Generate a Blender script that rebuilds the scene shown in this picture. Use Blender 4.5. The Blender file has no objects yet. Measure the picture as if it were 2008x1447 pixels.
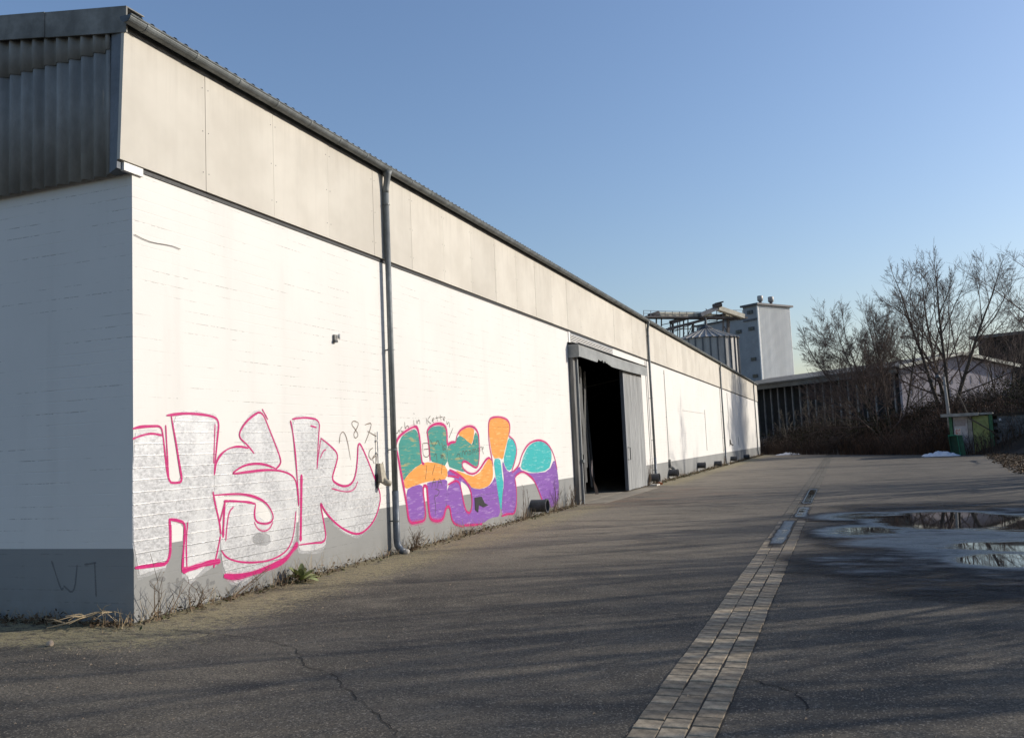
import bpy, bmesh, math, random
from mathutils import Vector, noise
from mathutils.geometry import tessellate_polygon
rnd = random.Random(11)
S = bpy.context.scene
COL = S.collection
PI = math.pi

# ------------------------------------------------------------------ camera
FOC, CX, CY, YAW, PITCH, ROLL = 1714.9, 6.8795, -7.1392, 0.356084, 0.0900318, -0.0439
CAM = Vector((CX, CY, 1.6))
_r = Vector((math.cos(YAW), math.sin(YAW), 0))
FWD = Vector((-math.sin(YAW)*math.cos(PITCH), math.cos(YAW)*math.cos(PITCH), math.sin(PITCH)))
_u = _r.cross(FWD)
RGT = _r*math.cos(ROLL) + _u*math.sin(ROLL)
UPV = _u*math.cos(ROLL) - _r*math.sin(ROLL)
cd = bpy.data.cameras.new('camera')
cam = bpy.data.objects.new('camera', cd); COL.objects.link(cam)
cd.sensor_fit = 'HORIZONTAL'; cd.sensor_width = 36.0; cd.lens = FOC/2008*36.0
cd.clip_start = 0.05; cd.clip_end = 4000
from mathutils import Matrix
cam.matrix_world = Matrix(((RGT.x, UPV.x, -FWD.x, CAM.x), (RGT.y, UPV.y, -FWD.y, CAM.y), (RGT.z, UPV.z, -FWD.z, CAM.z), (0,0,0,1)))
S.camera = cam

# ------------------------------------------------------------------ sky, sun, exposure
SUN_EL, SUN_AZ = math.radians(23), math.radians(59)      # azimuth from +Y towards +X
w = bpy.data.worlds.new('World'); S.world = w; w.use_nodes = True
nt = w.node_tree; nt.nodes.clear()
sky = nt.nodes.new('ShaderNodeTexSky'); sky.sky_type = 'NISHITA'; sky.sun_disc = False
sky.sun_elevation = SUN_EL; sky.sun_rotation = SUN_AZ
sky.altitude = 100; sky.air_density = 1.4; sky.dust_density = 1.2; sky.ozone_density = 4.5
bg = nt.nodes.new('ShaderNodeBackground'); bg.inputs['Strength'].default_value = 0.15
wo = nt.nodes.new('ShaderNodeOutputWorld')
tint = nt.nodes.new('ShaderNodeMix'); tint.data_type = 'RGBA'; tint.blend_type = 'MULTIPLY'; tint.inputs[0].default_value = 1.0
tint.inputs[7].default_value = (1.06, .985, 1.03, 1)           # thin winter haze, a little warmer all round
nt.links.new(sky.outputs[0], tint.inputs[6]); nt.links.new(tint.outputs[2], bg.inputs[0]); nt.links.new(bg.outputs[0], wo.inputs[0])
sl = bpy.data.lights.new('sun', 'SUN'); sl.energy = 4.4; sl.angle = math.radians(0.53); sl.color = (1.0, 0.935, 0.83)
so = bpy.data.objects.new('sun', sl); COL.objects.link(so)
sdir = Vector((math.cos(SUN_EL)*math.sin(SUN_AZ), math.cos(SUN_EL)*math.cos(SUN_AZ), math.sin(SUN_EL)))
so.rotation_euler = sdir.to_track_quat('Z', 'Y').to_euler(); so.location = (40, 30, 40)
S.view_settings.view_transform = 'Standard'; S.view_settings.look = 'None'
S.view_settings.gamma = 1; S.view_settings.use_curve_mapping = False
S.view_settings.exposure = 0.0

def at(px, py, d):                                           # a spot d metres ahead of the camera
    return CAM + d*(FWD + RGT*((px-1004)/FOC) - UPV*((py-723.5)/FOC))
def reach(P, d, px):                                         # how far along d from P the bearing px lies
    k = (px-1004)/FOC; q = P-CAM
    return (k*q.dot(FWD) - q.dot(RGT)) / (d.dot(RGT) - k*d.dot(FWD))

# ------------------------------------------------------------------ materials
def lin(c): return tuple(((v/255)/12.92 if v/255 <= .04045 else ((v/255+.055)/1.055)**2.4) for v in c)
class NT:
    def __init__(s, name):
        s.m = bpy.data.materials.new(name); s.m.use_nodes = True; s.t = s.m.node_tree
        s.b = s.t.nodes['Principled BSDF']; s.out = s.t.nodes['Material Output']
        s.co = s.t.nodes.new('ShaderNodeTexCoord').outputs['Object']
    def n(s, ty, **k):
        nd = s.t.nodes.new(ty)
        for a, v in k.items(): setattr(nd, a, v)
        return nd
    def l(s, a, b): s.t.links.new(a, b)
    def put(s, sock, v):
        if hasattr(v, 'links') or hasattr(v, 'is_output'): s.l(v, sock)
        else: sock.default_value = v
    def mp(s, scale=(1,1,1), loc=(0,0,0), src=None):
        nd = s.n('ShaderNodeMapping'); s.l(src or s.co, nd.inputs[0]); nd.inputs['Scale'].default_value = scale; nd.inputs['Location'].default_value = loc
        return nd.outputs[0]
    def noise(s, scale, detail=4, rough=.6, vec=None, dist=0):
        nd = s.n('ShaderNodeTexNoise'); s.l(vec or s.co, nd.inputs['Vector'])
        nd.inputs['Scale'].default_value = scale; nd.inputs['Detail'].default_value = detail; nd.inputs['Roughness'].default_value = rough; nd.inputs['Distortion'].default_value = dist
        return nd.outputs['Fac']
    def ramp(s, f, a, b, lo=0.0, hi=1.0):
        nd = s.n('ShaderNodeMapRange', interpolation_type='SMOOTHSTEP'); s.l(f, nd.inputs[0])
        for i, v in zip((1,2,3,4), (a, b, lo, hi)): nd.inputs[i].default_value = v
        return nd.outputs[0]
    def math(s, op, a, b=0.0, c=None):
        nd = s.n('ShaderNodeMath', operation=op); s.put(nd.inputs[0], a); s.put(nd.inputs[1], b)
        if c is not None: s.put(nd.inputs[2], c)
        return nd.outputs[0]
    def mix(s, f, a, b, mode='MIX'):
        nd = s.n('ShaderNodeMix', data_type='RGBA', blend_type=mode); s.put(nd.inputs[0], f)
        for i, v in ((6, a), (7, b)):
            if isinstance(v, tuple) and len(v) == 3: v = (*v, 1)
            s.put(nd.inputs[i], v)
        return nd.outputs[2]
    def xyz(s):
        nd = s.n('ShaderNodeSeparateXYZ'); s.l(s.co, nd.inputs[0]); return nd.outputs
    def bump(s, h, strength=.3, dist=.01, prev=None):
        nd = s.n('ShaderNodeBump'); s.l(h, nd.inputs['Height']); nd.inputs['Strength'].default_value = strength; nd.inputs['Distance'].default_value = dist
        if prev: s.l(prev, nd.inputs['Normal'])
        return nd.outputs[0]
    def fin(s, col=None, rough=None, metal=None, nrm=None, spec=None, alpha=None):
        I = s.b.inputs
        if col is not None: s.put(I['Base Color'], (*col, 1) if isinstance(col, tuple) and len(col) == 3 else col)
        if rough is not None: s.put(I['Roughness'], rough)
        if metal is not None: s.put(I['Metallic'], metal)
        if spec is not None: s.put(I['Specular IOR Level'], spec)
        if nrm is not None: s.l(nrm, I['Normal'])
        if alpha is not None: s.put(I['Alpha'], alpha)
        return s.m
def plain(name, c, rough=.7, var=.25, sc=6, metal=0, bump=.15, stretch=(1,1,1), spec=.4, vary=0):
    t = NT(name); v = t.mp(stretch); n1 = t.noise(sc, 5, .6, v); n2 = t.noise(sc*6.3, 4, .7, v)
    f = t.ramp(n1, .3, .7); dark = tuple(x*(1-var) for x in c); lite = tuple(min(1, x*(1+var*.6)) for x in c)
    col = t.mix(f, dark, lite); col = t.mix(t.ramp(n2, .35, .75, 0, .35), col, tuple(x*(1-var*1.3) for x in c))
    if vary:
        oi = t.n('ShaderNodeObjectInfo'); hs = t.n('ShaderNodeHueSaturation')
        t.l(col, hs.inputs['Color']); t.l(t.ramp(oi.outputs['Random'], 0, 1, 1-vary, 1+vary), hs.inputs['Value']); col = hs.outputs[0]
    return t.fin(col, t.ramp(n2, .3, .8, max(0, rough-.1), min(1, rough+.1)), metal, t.bump(n2, bump, .01) if bump else None, spec)

def courses(t, seed=0.0, pitch=.125, wide=.042):
    """joint lines of the painted masonry: broken horizontal courses with a few uprights"""
    X = t.xyz(); wob = t.noise(1.6, 2, .5)
    along = t.n('ShaderNodeCombineXYZ'); t.l(t.math('ADD', X[1], X[0]), along.inputs[0]); t.l(t.math('FLOOR', t.math('DIVIDE', X[2], pitch)), along.inputs[1])
    z = t.math('ADD', t.math('DIVIDE', X[2], pitch), t.math('MULTIPLY', t.math('SUBTRACT', wob, .5), .1))
    fr = t.math('ABSOLUTE', t.math('SUBTRACT', t.math('FRACT', z), .5))
    line = t.ramp(fr, wide*.5, wide, 1, 0)
    soft = t.ramp(fr, 0, .07, 1, 0)
    br = t.noise(.9, 3, .75, t.mp((1, 7.3, 1), (seed, 0, 0), along.outputs[0]))
    fine = t.noise(14, 3, .7)
    gate = t.math('MULTIPLY', t.ramp(br, .47, .62), t.ramp(fine, .43, .55))
    return line, soft, gate
def wall_paint(name, c, jointcol, streak=.10):
    t = NT(name); line, soft, gate = courses(t)
    big = t.noise(.55, 4, .6); med = t.noise(4, 5, .65); fine = t.noise(45, 4, .7)
    st = t.noise(2.4, 4, .6, t.mp((1, 1, .12)))
    col = t.mix(t.ramp(big, .3, .75, 0, 1), c, tuple(x*(1-streak) for x in c))
    col = t.mix(t.ramp(st, .5, .8, 0, .35), col, tuple(x*y for x, y in zip(c, (.80, .79, .78))))
    col = t.mix(t.math('MULTIPLY', line, t.math('MULTIPLY', gate, .7)), col, jointcol)
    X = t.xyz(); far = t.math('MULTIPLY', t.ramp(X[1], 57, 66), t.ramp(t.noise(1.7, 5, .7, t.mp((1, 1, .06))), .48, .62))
    col = t.mix(t.math('MULTIPLY', far, .14), col, tuple(x*.45 for x in c))      # faint tree-shadow streaks painted in at the far end
    low = t.math('MULTIPLY', t.ramp(X[2], .02, .5, 1, 0), t.ramp(med, .35, .7)); col = t.mix(t.math('MULTIPLY', low, .22), col, (.14, .12, .09))
    b = t.bump(t.math('SUBTRACT', t.math('ADD', t.math('MULTIPLY', med, .55), t.math('MULTIPLY', fine, .25)), t.math('MULTIPLY', soft, t.ramp(t.noise(.8, 3), .4, .75, .0, .8))), .35, .010)
    return t.fin(col, .82, 0, b, .25)

M = {}
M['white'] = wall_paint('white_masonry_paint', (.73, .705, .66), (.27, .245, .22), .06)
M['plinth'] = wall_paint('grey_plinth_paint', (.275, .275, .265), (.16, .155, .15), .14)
def fascia_mat():
    t = NT('fibre_cement_cream'); big = t.noise(.9, 4, .6); v = t.mp((1, 6, .35)); st = t.noise(1.2, 5, .65, v); f = t.noise(60, 3, .7)
    c = (.61, .57, .495); col = t.mix(t.ramp(big, .3, .7), c, (.53, .49, .42)); col = t.mix(t.ramp(st, .45, .8, 0, .28), col, (.48, .445, .385))
    oi = t.n('ShaderNodeObjectInfo'); hs = t.n('ShaderNodeHueSaturation'); t.l(col, hs.inputs['Color']); t.l(t.ramp(oi.outputs['Random'], 0, 1, .95, 1.04), hs.inputs['Value'])
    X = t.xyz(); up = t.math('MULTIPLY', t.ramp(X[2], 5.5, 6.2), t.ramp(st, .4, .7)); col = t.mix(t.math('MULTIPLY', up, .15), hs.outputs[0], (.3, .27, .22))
    far = t.math('MULTIPLY', t.ramp(X[1], 57, 66), t.ramp(t.noise(1.7, 5, .7, t.mp((1, 1, .06))), .48, .62)); col = t.mix(t.math('MULTIPLY', far, .12), col, (.22, .2, .18))  # tree-shadow streaks repeated in the colour of the far fascia
    return t.fin(col, .8, 0, t.bump(f, .12, .004), .25)
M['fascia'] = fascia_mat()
M['corrug'] = plain('fibre_cement_grey', (.29, .285, .265), .85, .3, 2.2, stretch=(1, 1, .4), vary=.08)
M['verge'] = plain('weathered_verge_board', (.23, .225, .205), .85, .45, 1.6, vary=.15)
M['trim'] = plain('slate_trim', (.155, .17, .19), .7, .15, 3)
M['zinc'] = plain('weathered_zinc', (.185, .20, .20), .62, .35, 3.5, metal=.2, bump=.1, stretch=(1, 1, .5))
M['zincend'] = plain('dark_zinc', (.10, .105, .11), .55, .35, 5, metal=.4)
M['pipe_dark'] = plain('dark_plastic_pipe', (.075, .077, .085), .5, .35, 8)
M['bluepipe'] = plain('painted_standpipe', (.12, .14, .165), .42, .3, 9)
M['dark'] = plain('shadow_dark_interior', (.035, .033, .03), .9, .4, 2)
M['black'] = plain('black_iron_and_shadow', (.02, .02, .022), .6, .3, 8)
M['lintel'] = plain('grey_painted_steel', (.27, .28, .275), .6, .22, 3, stretch=(1, .4, 1))
M['louvre'] = plain('white_slat', (.78, .755, .71), .6, .1, 5)
M['door'] = plain('weathered_grey_boards', (.30, .305, .30), .75, .38, 9, stretch=(1, 1, .07), vary=.07)
M['post'] = plain('weathered_timber_post', (.19, .185, .175), .8, .45, 8, stretch=(1, 1, .1))
M['floor'] = plain('dusty_concrete', (.30, .26, .20), .9, .25, 1.5)
M['strip'] = plain('plastic_curtain', (.13, .13, .125), .45, .3, 5, stretch=(1, 1, .2))
M['beige'] = plain('beige_casing', (.38, .34, .26), .6, .25, 14)
M['grey_box'] = plain('grey_casing', (.25, .24, .22), .6, .25, 20)
M['brick'] = plain('orange_brick', (.52, .18, .07), .85, .25, 14)
M['stone'] = plain('pale_stone', (.42, .33, .24), .9, .3, 9)
M['mortar'] = plain('pale_mortar', (.55, .51, .45), .9, .2, 9)
M['twig'] = plain('dry_stalk', (.17, .115, .07), .85, .4, 9)
M['straw'] = plain('straw', (.40, .31, .19), .85, .35, 9)
M['litter'] = plain('dead_leaf_litter', (.135, .09, .05), .9, .55, 5)
M['moss'] = plain('moss_weed', (.09, .10, .035), .9, .5, 6)
M['leaf'] = plain('mullein_leaf', (.26, .29, .12), .85, .3, 14, vary=.25)
M['bark'] = plain('grey_bark', (.105, .082, .062), .9, .45, 5)
M['bark_pale'] = plain('pale_bark', (.15, .125, .095), .9, .4, 5)
M['twigs'] = plain('bare_twigs', (.125, .085, .066), .85, .35, 3)
M['ivy'] = plain('ivy_leaf', (.03, .034, .015), .95, .5, 2, spec=.05)
M['bramble'] = plain('dead_bramble', (.075, .05, .034), .9, .5, .6)
M['bramble_red'] = plain('rusty_bramble', (.155, .088, .052), .9, .45, .6)
M['snow'] = plain('old_snow', (.72, .74, .78), .6, .12, 7)
M['soil'] = plain('dark_bank_soil', (.045, .034, .024), .95, .5, .7)
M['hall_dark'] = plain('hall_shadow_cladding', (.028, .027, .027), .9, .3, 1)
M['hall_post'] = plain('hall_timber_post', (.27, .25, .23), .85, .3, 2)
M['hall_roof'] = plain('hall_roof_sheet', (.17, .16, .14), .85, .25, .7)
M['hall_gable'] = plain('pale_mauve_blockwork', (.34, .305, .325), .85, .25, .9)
M['barge'] = plain('cream_barge_board', (.72, .69, .56), .7, .15, 1)
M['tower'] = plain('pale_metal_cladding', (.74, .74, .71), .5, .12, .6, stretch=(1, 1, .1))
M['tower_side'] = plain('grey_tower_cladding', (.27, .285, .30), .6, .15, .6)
M['tower_trim'] = plain('dark_roof_edge', (.10, .10, .11), .6, .2, 2)
M['glass'] = plain('dark_window_glass', (.015, .017, .02), .15, .2, 2, bump=0)
M['silo'] = plain('galvanised_silo_sheet', (.40, .385, .36), .55, .25, 1.2, metal=.12, stretch=(1, 1, .25))
M['silo_rib'] = plain('dark_silo_rib', (.12, .125, .135), .5, .25, 2, metal=.3)
M['gantry'] = plain('rusty_gantry_steel', (.11, .095, .09), .7, .4, 2)
M['conveyor'] = plain('cream_conveyor_sheet', (.72, .65, .50), .6, .22, 1.2)
M['rail'] = plain('grey_rail_steel', (.20, .20, .21), .6, .25, 2)
M['green'] = plain('green_timber', (.055, .16, .075), .7, .3, 3)
M['bin'] = plain('dark_green_sheet_metal', (.008, .085, .045), .5, .3, 3)
M['bin_edge'] = plain('green_metal_edge', (.02, .20, .11), .5, .3, 3)
M['panel'] = plain('off_white_panel', (.55, .51, .50), .75, .22, 4)
M['yellow'] = plain('yellow_green_sheet', (.36, .40, .155), .7, .2, 2)
M['canopy'] = plain('concrete_slab', (.33, .31, .27), .9, .3, 3)
M['block'] = plain('grey_blockwork', (.125, .135, .14), .9, .35, 1.2, vary=.15)
M['mauve'] = plain('dusty_pane', (.30, .26, .26), .3, .2, 3)
M['sign_white'] = plain('sign_white', (.70, .66, .60), .6, .1, 9)
M['sign_red'] = plain('sign_red', (.55, .085, .04), .6, .2, 9)
M['pole'] = plain('concrete_pole', (.30, .28, .245), .85, .25, 3)
M['lampglass'] = plain('lamp_glass', (.6, .6, .58), .3, .1, 5)
M['paver'] = plain('concrete_paver', (.36, .285, .19), .9, .5, 9, vary=.28, bump=.5)
M['paver_mid'] = plain('dusty_paver', (.25, .21, .155), .9, .4, 7, vary=.2, bump=.5); M['paver_dirty'] = plain('dirt_covered_paver', (.135, .118, .09), .9, .4, 3, vary=.12, bump=.4)
M['joint'] = plain('dark_joint_soil', (.035, .03, .022), .95, .4, 20)
M['crack'] = plain('crack_dirt', (.012, .011, .01), 1.0, .3, 20, bump=0)

def ground_mat():
    t = NT('worn_asphalt'); X = t.xyz()
    big = t.noise(.16, 4, .6); med = t.noise(1.1, 5, .65); agg = t.noise(95, 3, .75); agg2 = t.noise(30, 4, .8)
    vo = t.n('ShaderNodeTexVoronoi'); t.l(t.co, vo.inputs['Vector']); vo.inputs['Scale'].default_value = 105; sc_ = t.n('ShaderNodeSeparateColor'); t.l(vo.outputs['Color'], sc_.inputs[0]); chip = sc_.outputs[0]
    strk = t.noise(.9, 5, .65, t.mp((.45, 1.6, 1)))
    col = t.mix(t.ramp(t.math('ADD', t.math('MULTIPLY', big, .5), t.math('MULTIPLY', t.noise(.45, 5, .7, t.mp((.7, 1.3, 1), (5, 2, 0))), .5)), .42, .58), (.054, .046, .035), (.112, .094, .070))
    col = t.mix(t.ramp(med, .42, .68, 0, .7), col, (.150, .127, .094))
    col = t.mix(t.ramp(strk, .5, .66, 0, .65), col, (.040, .036, .031))
    # dusty tan wear towards gate and far yard, sunlit brightness painted into it
    gx = t.ramp(X[0], 1.5, 9.5, 1, 0); gy = t.math('MULTIPLY', t.ramp(X[1], .5, 9), 1.0)
    tan = t.math('MULTIPLY', t.math('MULTIPLY', gx, gy), t.ramp(t.noise(.75, 6, .75, t.mp((.5, 1.5, 1))), .34, .54))
    col = t.mix(t.math('MULTIPLY', tan, .88), col, (.255, .215, .16))
    farm = t.math('MULTIPLY', t.ramp(X[1], 22, 50), t.ramp(t.noise(.35, 5, .7, t.mp((.5, 1.3, 1), (9, 4, 0))), .42, .62)); col = t.mix(t.math('MULTIPLY', farm, .6), col, (.24, .205, .155))
    rust = t.math('MULTIPLY', t.math('MULTIPLY', t.ramp(X[0], 1, 6, 1, 0), t.math('MULTIPLY', t.ramp(X[1], 13, 17), t.ramp(X[1], 21, 25, 1, 0))), t.ramp(strk, .45, .6)); col = t.mix(t.math('MULTIPLY', rust, .45), col, (.30, .155, .09))
    stn = t.ramp(t.noise(.8, 3, .5, t.mp((1, 1, 1), (31, 17, 0)), 1.2), .63, .72); col = t.mix(t.math('MULTIPLY', stn, .55), col, (.030, .027, .024))     # old oil and tar stains
    # moss and grit along the wall foot and off the gable corner
    wallx = t.math('ADD', t.ramp(X[0], .2, 2.1, 1, 0), t.math('MULTIPLY', t.ramp(X[1], -.95, -.1, 0, 1), 0))
    wm = t.math('MULTIPLY', wallx, t.ramp(X[1], -1.5, -.7))
    mn = t.noise(4.5, 5, .75, t.mp((1, 2.2, 1))); fl = t.noise(11, 5, .8, t.mp((2.2, 1, 1))); ms = t.math('MULTIPLY', t.ramp(t.math('ADD', t.math('MULTIPLY', wm, .30), t.math('MULTIPLY', fl, .9)), .56, .66), t.math('MULTIPLY', t.ramp(wm, 0, .25), t.ramp(mn, .36, .52)))
    ms = t.math('MULTIPLY', ms, t.math('SUBTRACT', 1.0, t.math('MULTIPLY', t.ramp(X[1], 14.5, 16), t.ramp(X[1], 24, 26, 1, 0))))
    col = t.mix(t.math('MULTIPLY', ms, .8), col, (.34, .285, .15))
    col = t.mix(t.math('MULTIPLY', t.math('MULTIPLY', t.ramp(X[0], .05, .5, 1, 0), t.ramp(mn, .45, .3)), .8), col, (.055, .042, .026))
    # stone chips in the binder
    col = t.mix(t.math('MULTIPLY', t.math('GREATER_THAN', chip, .86), t.ramp(agg2, .40, .55)), col, (.24, .21, .165)); col = t.mix(t.math('MULTIPLY', t.math('LESS_THAN', chip, .22), .7), col, (.025, .023, .021)); col = t.mix(t.ramp(agg2, .48, .36, 0, .6), col, (.035, .032, .028))
    b = t.bump(agg2, .5, .01); b = t.bump(agg, .5, .006, b)
    return t.fin(col, t.ramp(agg2, .3, .7, .78, .95), 0, b, .3)
M['ground'] = ground_mat()
def wet_mat():
    t = NT('rain_water_on_asphalt'); at_ = t.n('ShaderNodeAttribute', attribute_name='wet'); f = t.math('ADD', at_.outputs['Fac'], t.math('MULTIPLY', t.math('SUBTRACT', t.noise(1.5, 9, .80, t.mp((.7, 1.7, 1))), .5), 1.0))
    agg = t.noise(60, 3, .75)
    f2 = t.math('ADD', f, t.math('MULTIPLY', t.math('SUBTRACT', agg, .5), .22))
    damp = t.ramp(f2, .12, .50); film = t.ramp(f2, .36, .66); water = t.ramp(f2, .66, .84)
    b = t.t.nodes.new('ShaderNodeBump'); b.inputs['Distance'].default_value = .006; t.l(agg, b.inputs['Height']); t.l(t.ramp(water, 0, 1, .6, 0.0), b.inputs['Strength'])
    col = t.mix(t.ramp(agg, .56, .66, 0, .5), (.030, .028, .027), (.10, .09, .08))
    rg = t.math('SUBTRACT', t.math('SUBTRACT', .75, t.math('MULTIPLY', film, .45)), t.math('MULTIPLY', water, .28))
    t.fin(col, rg, 0, b.outputs[0], t.ramp(film, 0, 1, .15, .5), t.math('MULTIPLY', damp, .95))
    return t.m
M['wet'] = wet_mat()
def spray(name, c, metal=0, alpha=.95, dash=.55, rough=.55, patch=.35, edge=0, fade=0):
    t = NT(name); line, soft, gate = courses(t, 0, .125, .055)
    n = t.noise(16, 6, .78, t.mp((1, 1, 1.8))); n2 = t.noise(1.6, 4, .65); fine = t.noise(60, 3, .7)
    col = t.mix(t.ramp(n, .3, .7), tuple(x*(1-patch) for x in c), tuple(min(.9, x*(1+patch)) for x in c))
    if metal > .25: col = t.mix(t.ramp(n2, .42, .62, 0, .65), col, (.80, .80, .79))
    a = t.math('SUBTRACT', alpha, t.math('MULTIPLY', line, t.math('MULTIPLY', t.ramp(n, .40, .55), dash)))
    a = t.math('SUBTRACT', a, t.ramp(fine, .62, .72, 0, dash*.8))
    if fade: a = t.math('MULTIPLY', a, t.ramp(t.math('ADD', n2, t.math('MULTIPLY', fine, .25)), .40, .75, 1-fade, 1))
    return t.fin(col, rough, metal, t.bump(t.math('ADD', n, soft), .3, .008), .4, a)
M['silver'] = spray('silver_spray_paint', (.58, .58, .585), .30, .97, 1.0, .38, .34)
M['pink'] = spray('magenta_spray_line', (.50, .008, .145), 0, 1.0, .2, .5, .12)
M['pink_mist'] = spray('magenta_overspray', (.72, .10, .32), 0, .24, .1, .7, .1, fade=1)
M['silver_mist'] = spray('silver_overspray', (.62, .62, .63), .2, .5, .6, .55, .12, fade=.8)
def brushed(name, c, c2, ang):
    t = NT(name); X = t.mp((1, 7, 2.2)); rot = t.n('ShaderNodeMapping'); t.l(t.co, rot.inputs[0]); rot.inputs['Rotation'].default_value = (ang, 0, 0); rot.inputs['Scale'].default_value = (1, 1.3, 9)
    n = t.noise(2.4, 4, .6, rot.outputs[0], .6); n2 = t.noise(5, 4, .6); line, soft, gate = courses(t, 0, .125, .05)
    col = t.mix(t.ramp(n, .53, .68, 0, .75), c, c2); col = t.mix(t.ramp(n2, .5, .75, 0, .4), col, tuple(x*.75 for x in c))
    a = t.math('SUBTRACT', .97, t.math('MULTIPLY', line, t.math('MULTIPLY', gate, .5)))
    return t.fin(col, .6, 0, t.bump(soft, .25, .006), .4, a)
M['teal'] = brushed('teal_paint', (.035, .26, .22), (.42, .33, .12), .8)
M['turquoise'] = brushed('turquoise_paint', (.02, .40, .40), (.25, .55, .53), -.5)
M['orange'] = brushed('orange_paint', (.76, .30, .055), (.86, .48, .18), .2)
M['purple'] = brushed('purple_paint', (.21, .075, .36), (.42, .27, .53), -.6)
M['brown_ink'] = spray('brown_marker', (.19, .14, .10), 0, .85, .2, .7, .1)
M['black_ink'] = spray('thin_dark_marker', (.11, .085, .06), 0, .75, .2, .7, .1)
M['ghost'] = spray('faded_overpainted_writing', (.215, .215, .21), 0, .34, .1, .8, .05)
M['ghost_dark'] = spray('faded_dark_writing', (.15, .15, .155), 0, .45, .1, .8, .05)

# ------------------------------------------------------------------ mesh and object helpers
def wloc(o):
    v = Vector((0,0,0))
    while o: v += o.location; o = o.parent
    return v
class MB:                                                     # collects world-space shapes, then links them as ONE object
    def __init__(s): s.v = []; s.f = []
    def add(s, vs, fs):
        k = len(s.v); s.v += [tuple(p) for p in vs]; s.f += [tuple(i+k for i in f) for f in fs]; return s
    def box(s, a, b):
        (x0,y0,z0), (x1,y1,z1) = a, b
        return s.add([(x0,y0,z0),(x1,y0,z0),(x1,y1,z0),(x0,y1,z0),(x0,y0,z1),(x1,y0,z1),(x1,y1,z1),(x0,y1,z1)],
                     [(3,2,1,0),(4,5,6,7),(0,1,5,4),(1,2,6,5),(2,3,7,6),(3,0,4,7)])
    def obox(s, P, a, b, c):                                  # box from corner P along three vectors
        P = Vector(P); q = [P, P+a, P+a+b, P+b]; q += [p+c for p in q]
        fl = [(3,2,1,0),(4,5,6,7),(0,1,5,4),(1,2,6,5),(2,3,7,6),(3,0,4,7)]
        if a.cross(b).dot(c) < 0: fl = [f[::-1] for f in fl]
        return s.add(q, fl)
    def bar(s, A, B, wd, h=None):                             # rectangular bar between two points
        A = Vector(A); B = Vector(B); d = (B-A).normalized(); h = h or wd
        x = d.cross(Vector((0,0,1)))
        x = Vector((1,0,0)) if x.length < 1e-3 else x.normalized()
        y = x.cross(d)
        return s.obox(A - x*wd/2 - y*h/2, B-A, x*wd, y*h)
    def tube(s, pts, rad, n=8, cap=True):
        pts = [Vector(p) for p in pts]
        if not hasattr(rad, '__len__'): rad = [rad]*len(pts)
        k = len(s.v); last = None
        for i, p in enumerate(pts):
            d = (pts[min(i+1, len(pts)-1)] - pts[max(i-1, 0)])
            d = d.normalized() if d.length > 1e-9 else Vector((0,0,1))
            x = last - d*last.dot(d) if last is not None else (Vector((0,0,1)).cross(d) if abs(d.z) < .9 else Vector((1,0,0)).cross(d))
            if x.length < 1e-6: x = d.orthogonal()
            x.normalize(); last = x; y = d.cross(x)
            for j in range(n):
                a = 2*PI*j/n; s.v.append(tuple(p + (x*math.cos(a) + y*math.sin(a))*rad[i]))
        for i in range(len(pts)-1):
            for j in range(n):
                a = k+i*n+j; b = k+i*n+(j+1) % n; s.f.append((a, b, b+n, a+n))
        if cap:
            s.f.append(tuple(k+j for j in range(n))[::-1]); s.f.append(tuple(k+(len(pts)-1)*n+j for j in range(n)))
        return s
    def quad(s, a, b, c, d): return s.add([a,b,c,d], [(0,1,2,3)])
    def build(s, name, mat, parent=None, smooth=False):
        O = wloc(parent); me = bpy.data.meshes.new(name)
        me.from_pydata([(x-O.x, y-O.y, z-O.z) for x, y, z in s.v], [], s.f); me.materials.append(mat)
        if smooth: me.polygons.foreach_set('use_smooth', [True]*len(me.polygons))
        me.update()
        o = bpy.data.objects.new(name, me); COL.objects.link(o); o.parent = parent
        return o
def tag(o, label=None, cat=None, group=None, kind=None):
    for k, v in (('label', label), ('category', cat), ('group', group), ('kind', kind)):
        if v: o[k] = v
    return o
def thing(name, label, cat, loc=(0,0,0), group=None):
    o = bpy.data.objects.new(name, None); COL.objects.link(o); o.location = loc; o.empty_display_size = .2
    return tag(o, label, cat, group)
def inst(src, name, parent, loc, rz=0):
    o = src.copy(); o.name = name; COL.objects.link(o); o.parent = parent; o.location = loc; o.rotation_euler = (0,0,rz); return o
def copy_tree(o, parent=None, loc=None):
    c = o.copy(); COL.objects.link(c); c.parent = parent
    if loc is not None: c.location = loc
    for ch in [x for x in S.objects if x.parent == o]: copy_tree(ch, c)
    return c
V = Vector
def smoothstep(a, b, x):
    t = max(0, min(1, (x-a)/(b-a))); return t*t*(3-2*t)

# ================================================================== THE SETTING
g = MB()
xs = [-1500, -300, -60, -20, 0, 6, 14, 30, 80, 300, 1500]; ys = [-1500, -300, -60, -15, 0, 20, 45, 80, 150, 400, 1500]
for y in ys:
    for x in xs: g.v.append((x, y, 0.0))
nx = len(xs)
for j in range(len(ys)-1):
    for i in range(nx-1): a = j*nx+i; g.f.append((a, a+1, a+nx+1, a+nx))
tag(g.build('ground', M['ground']), kind='structure')

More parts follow.
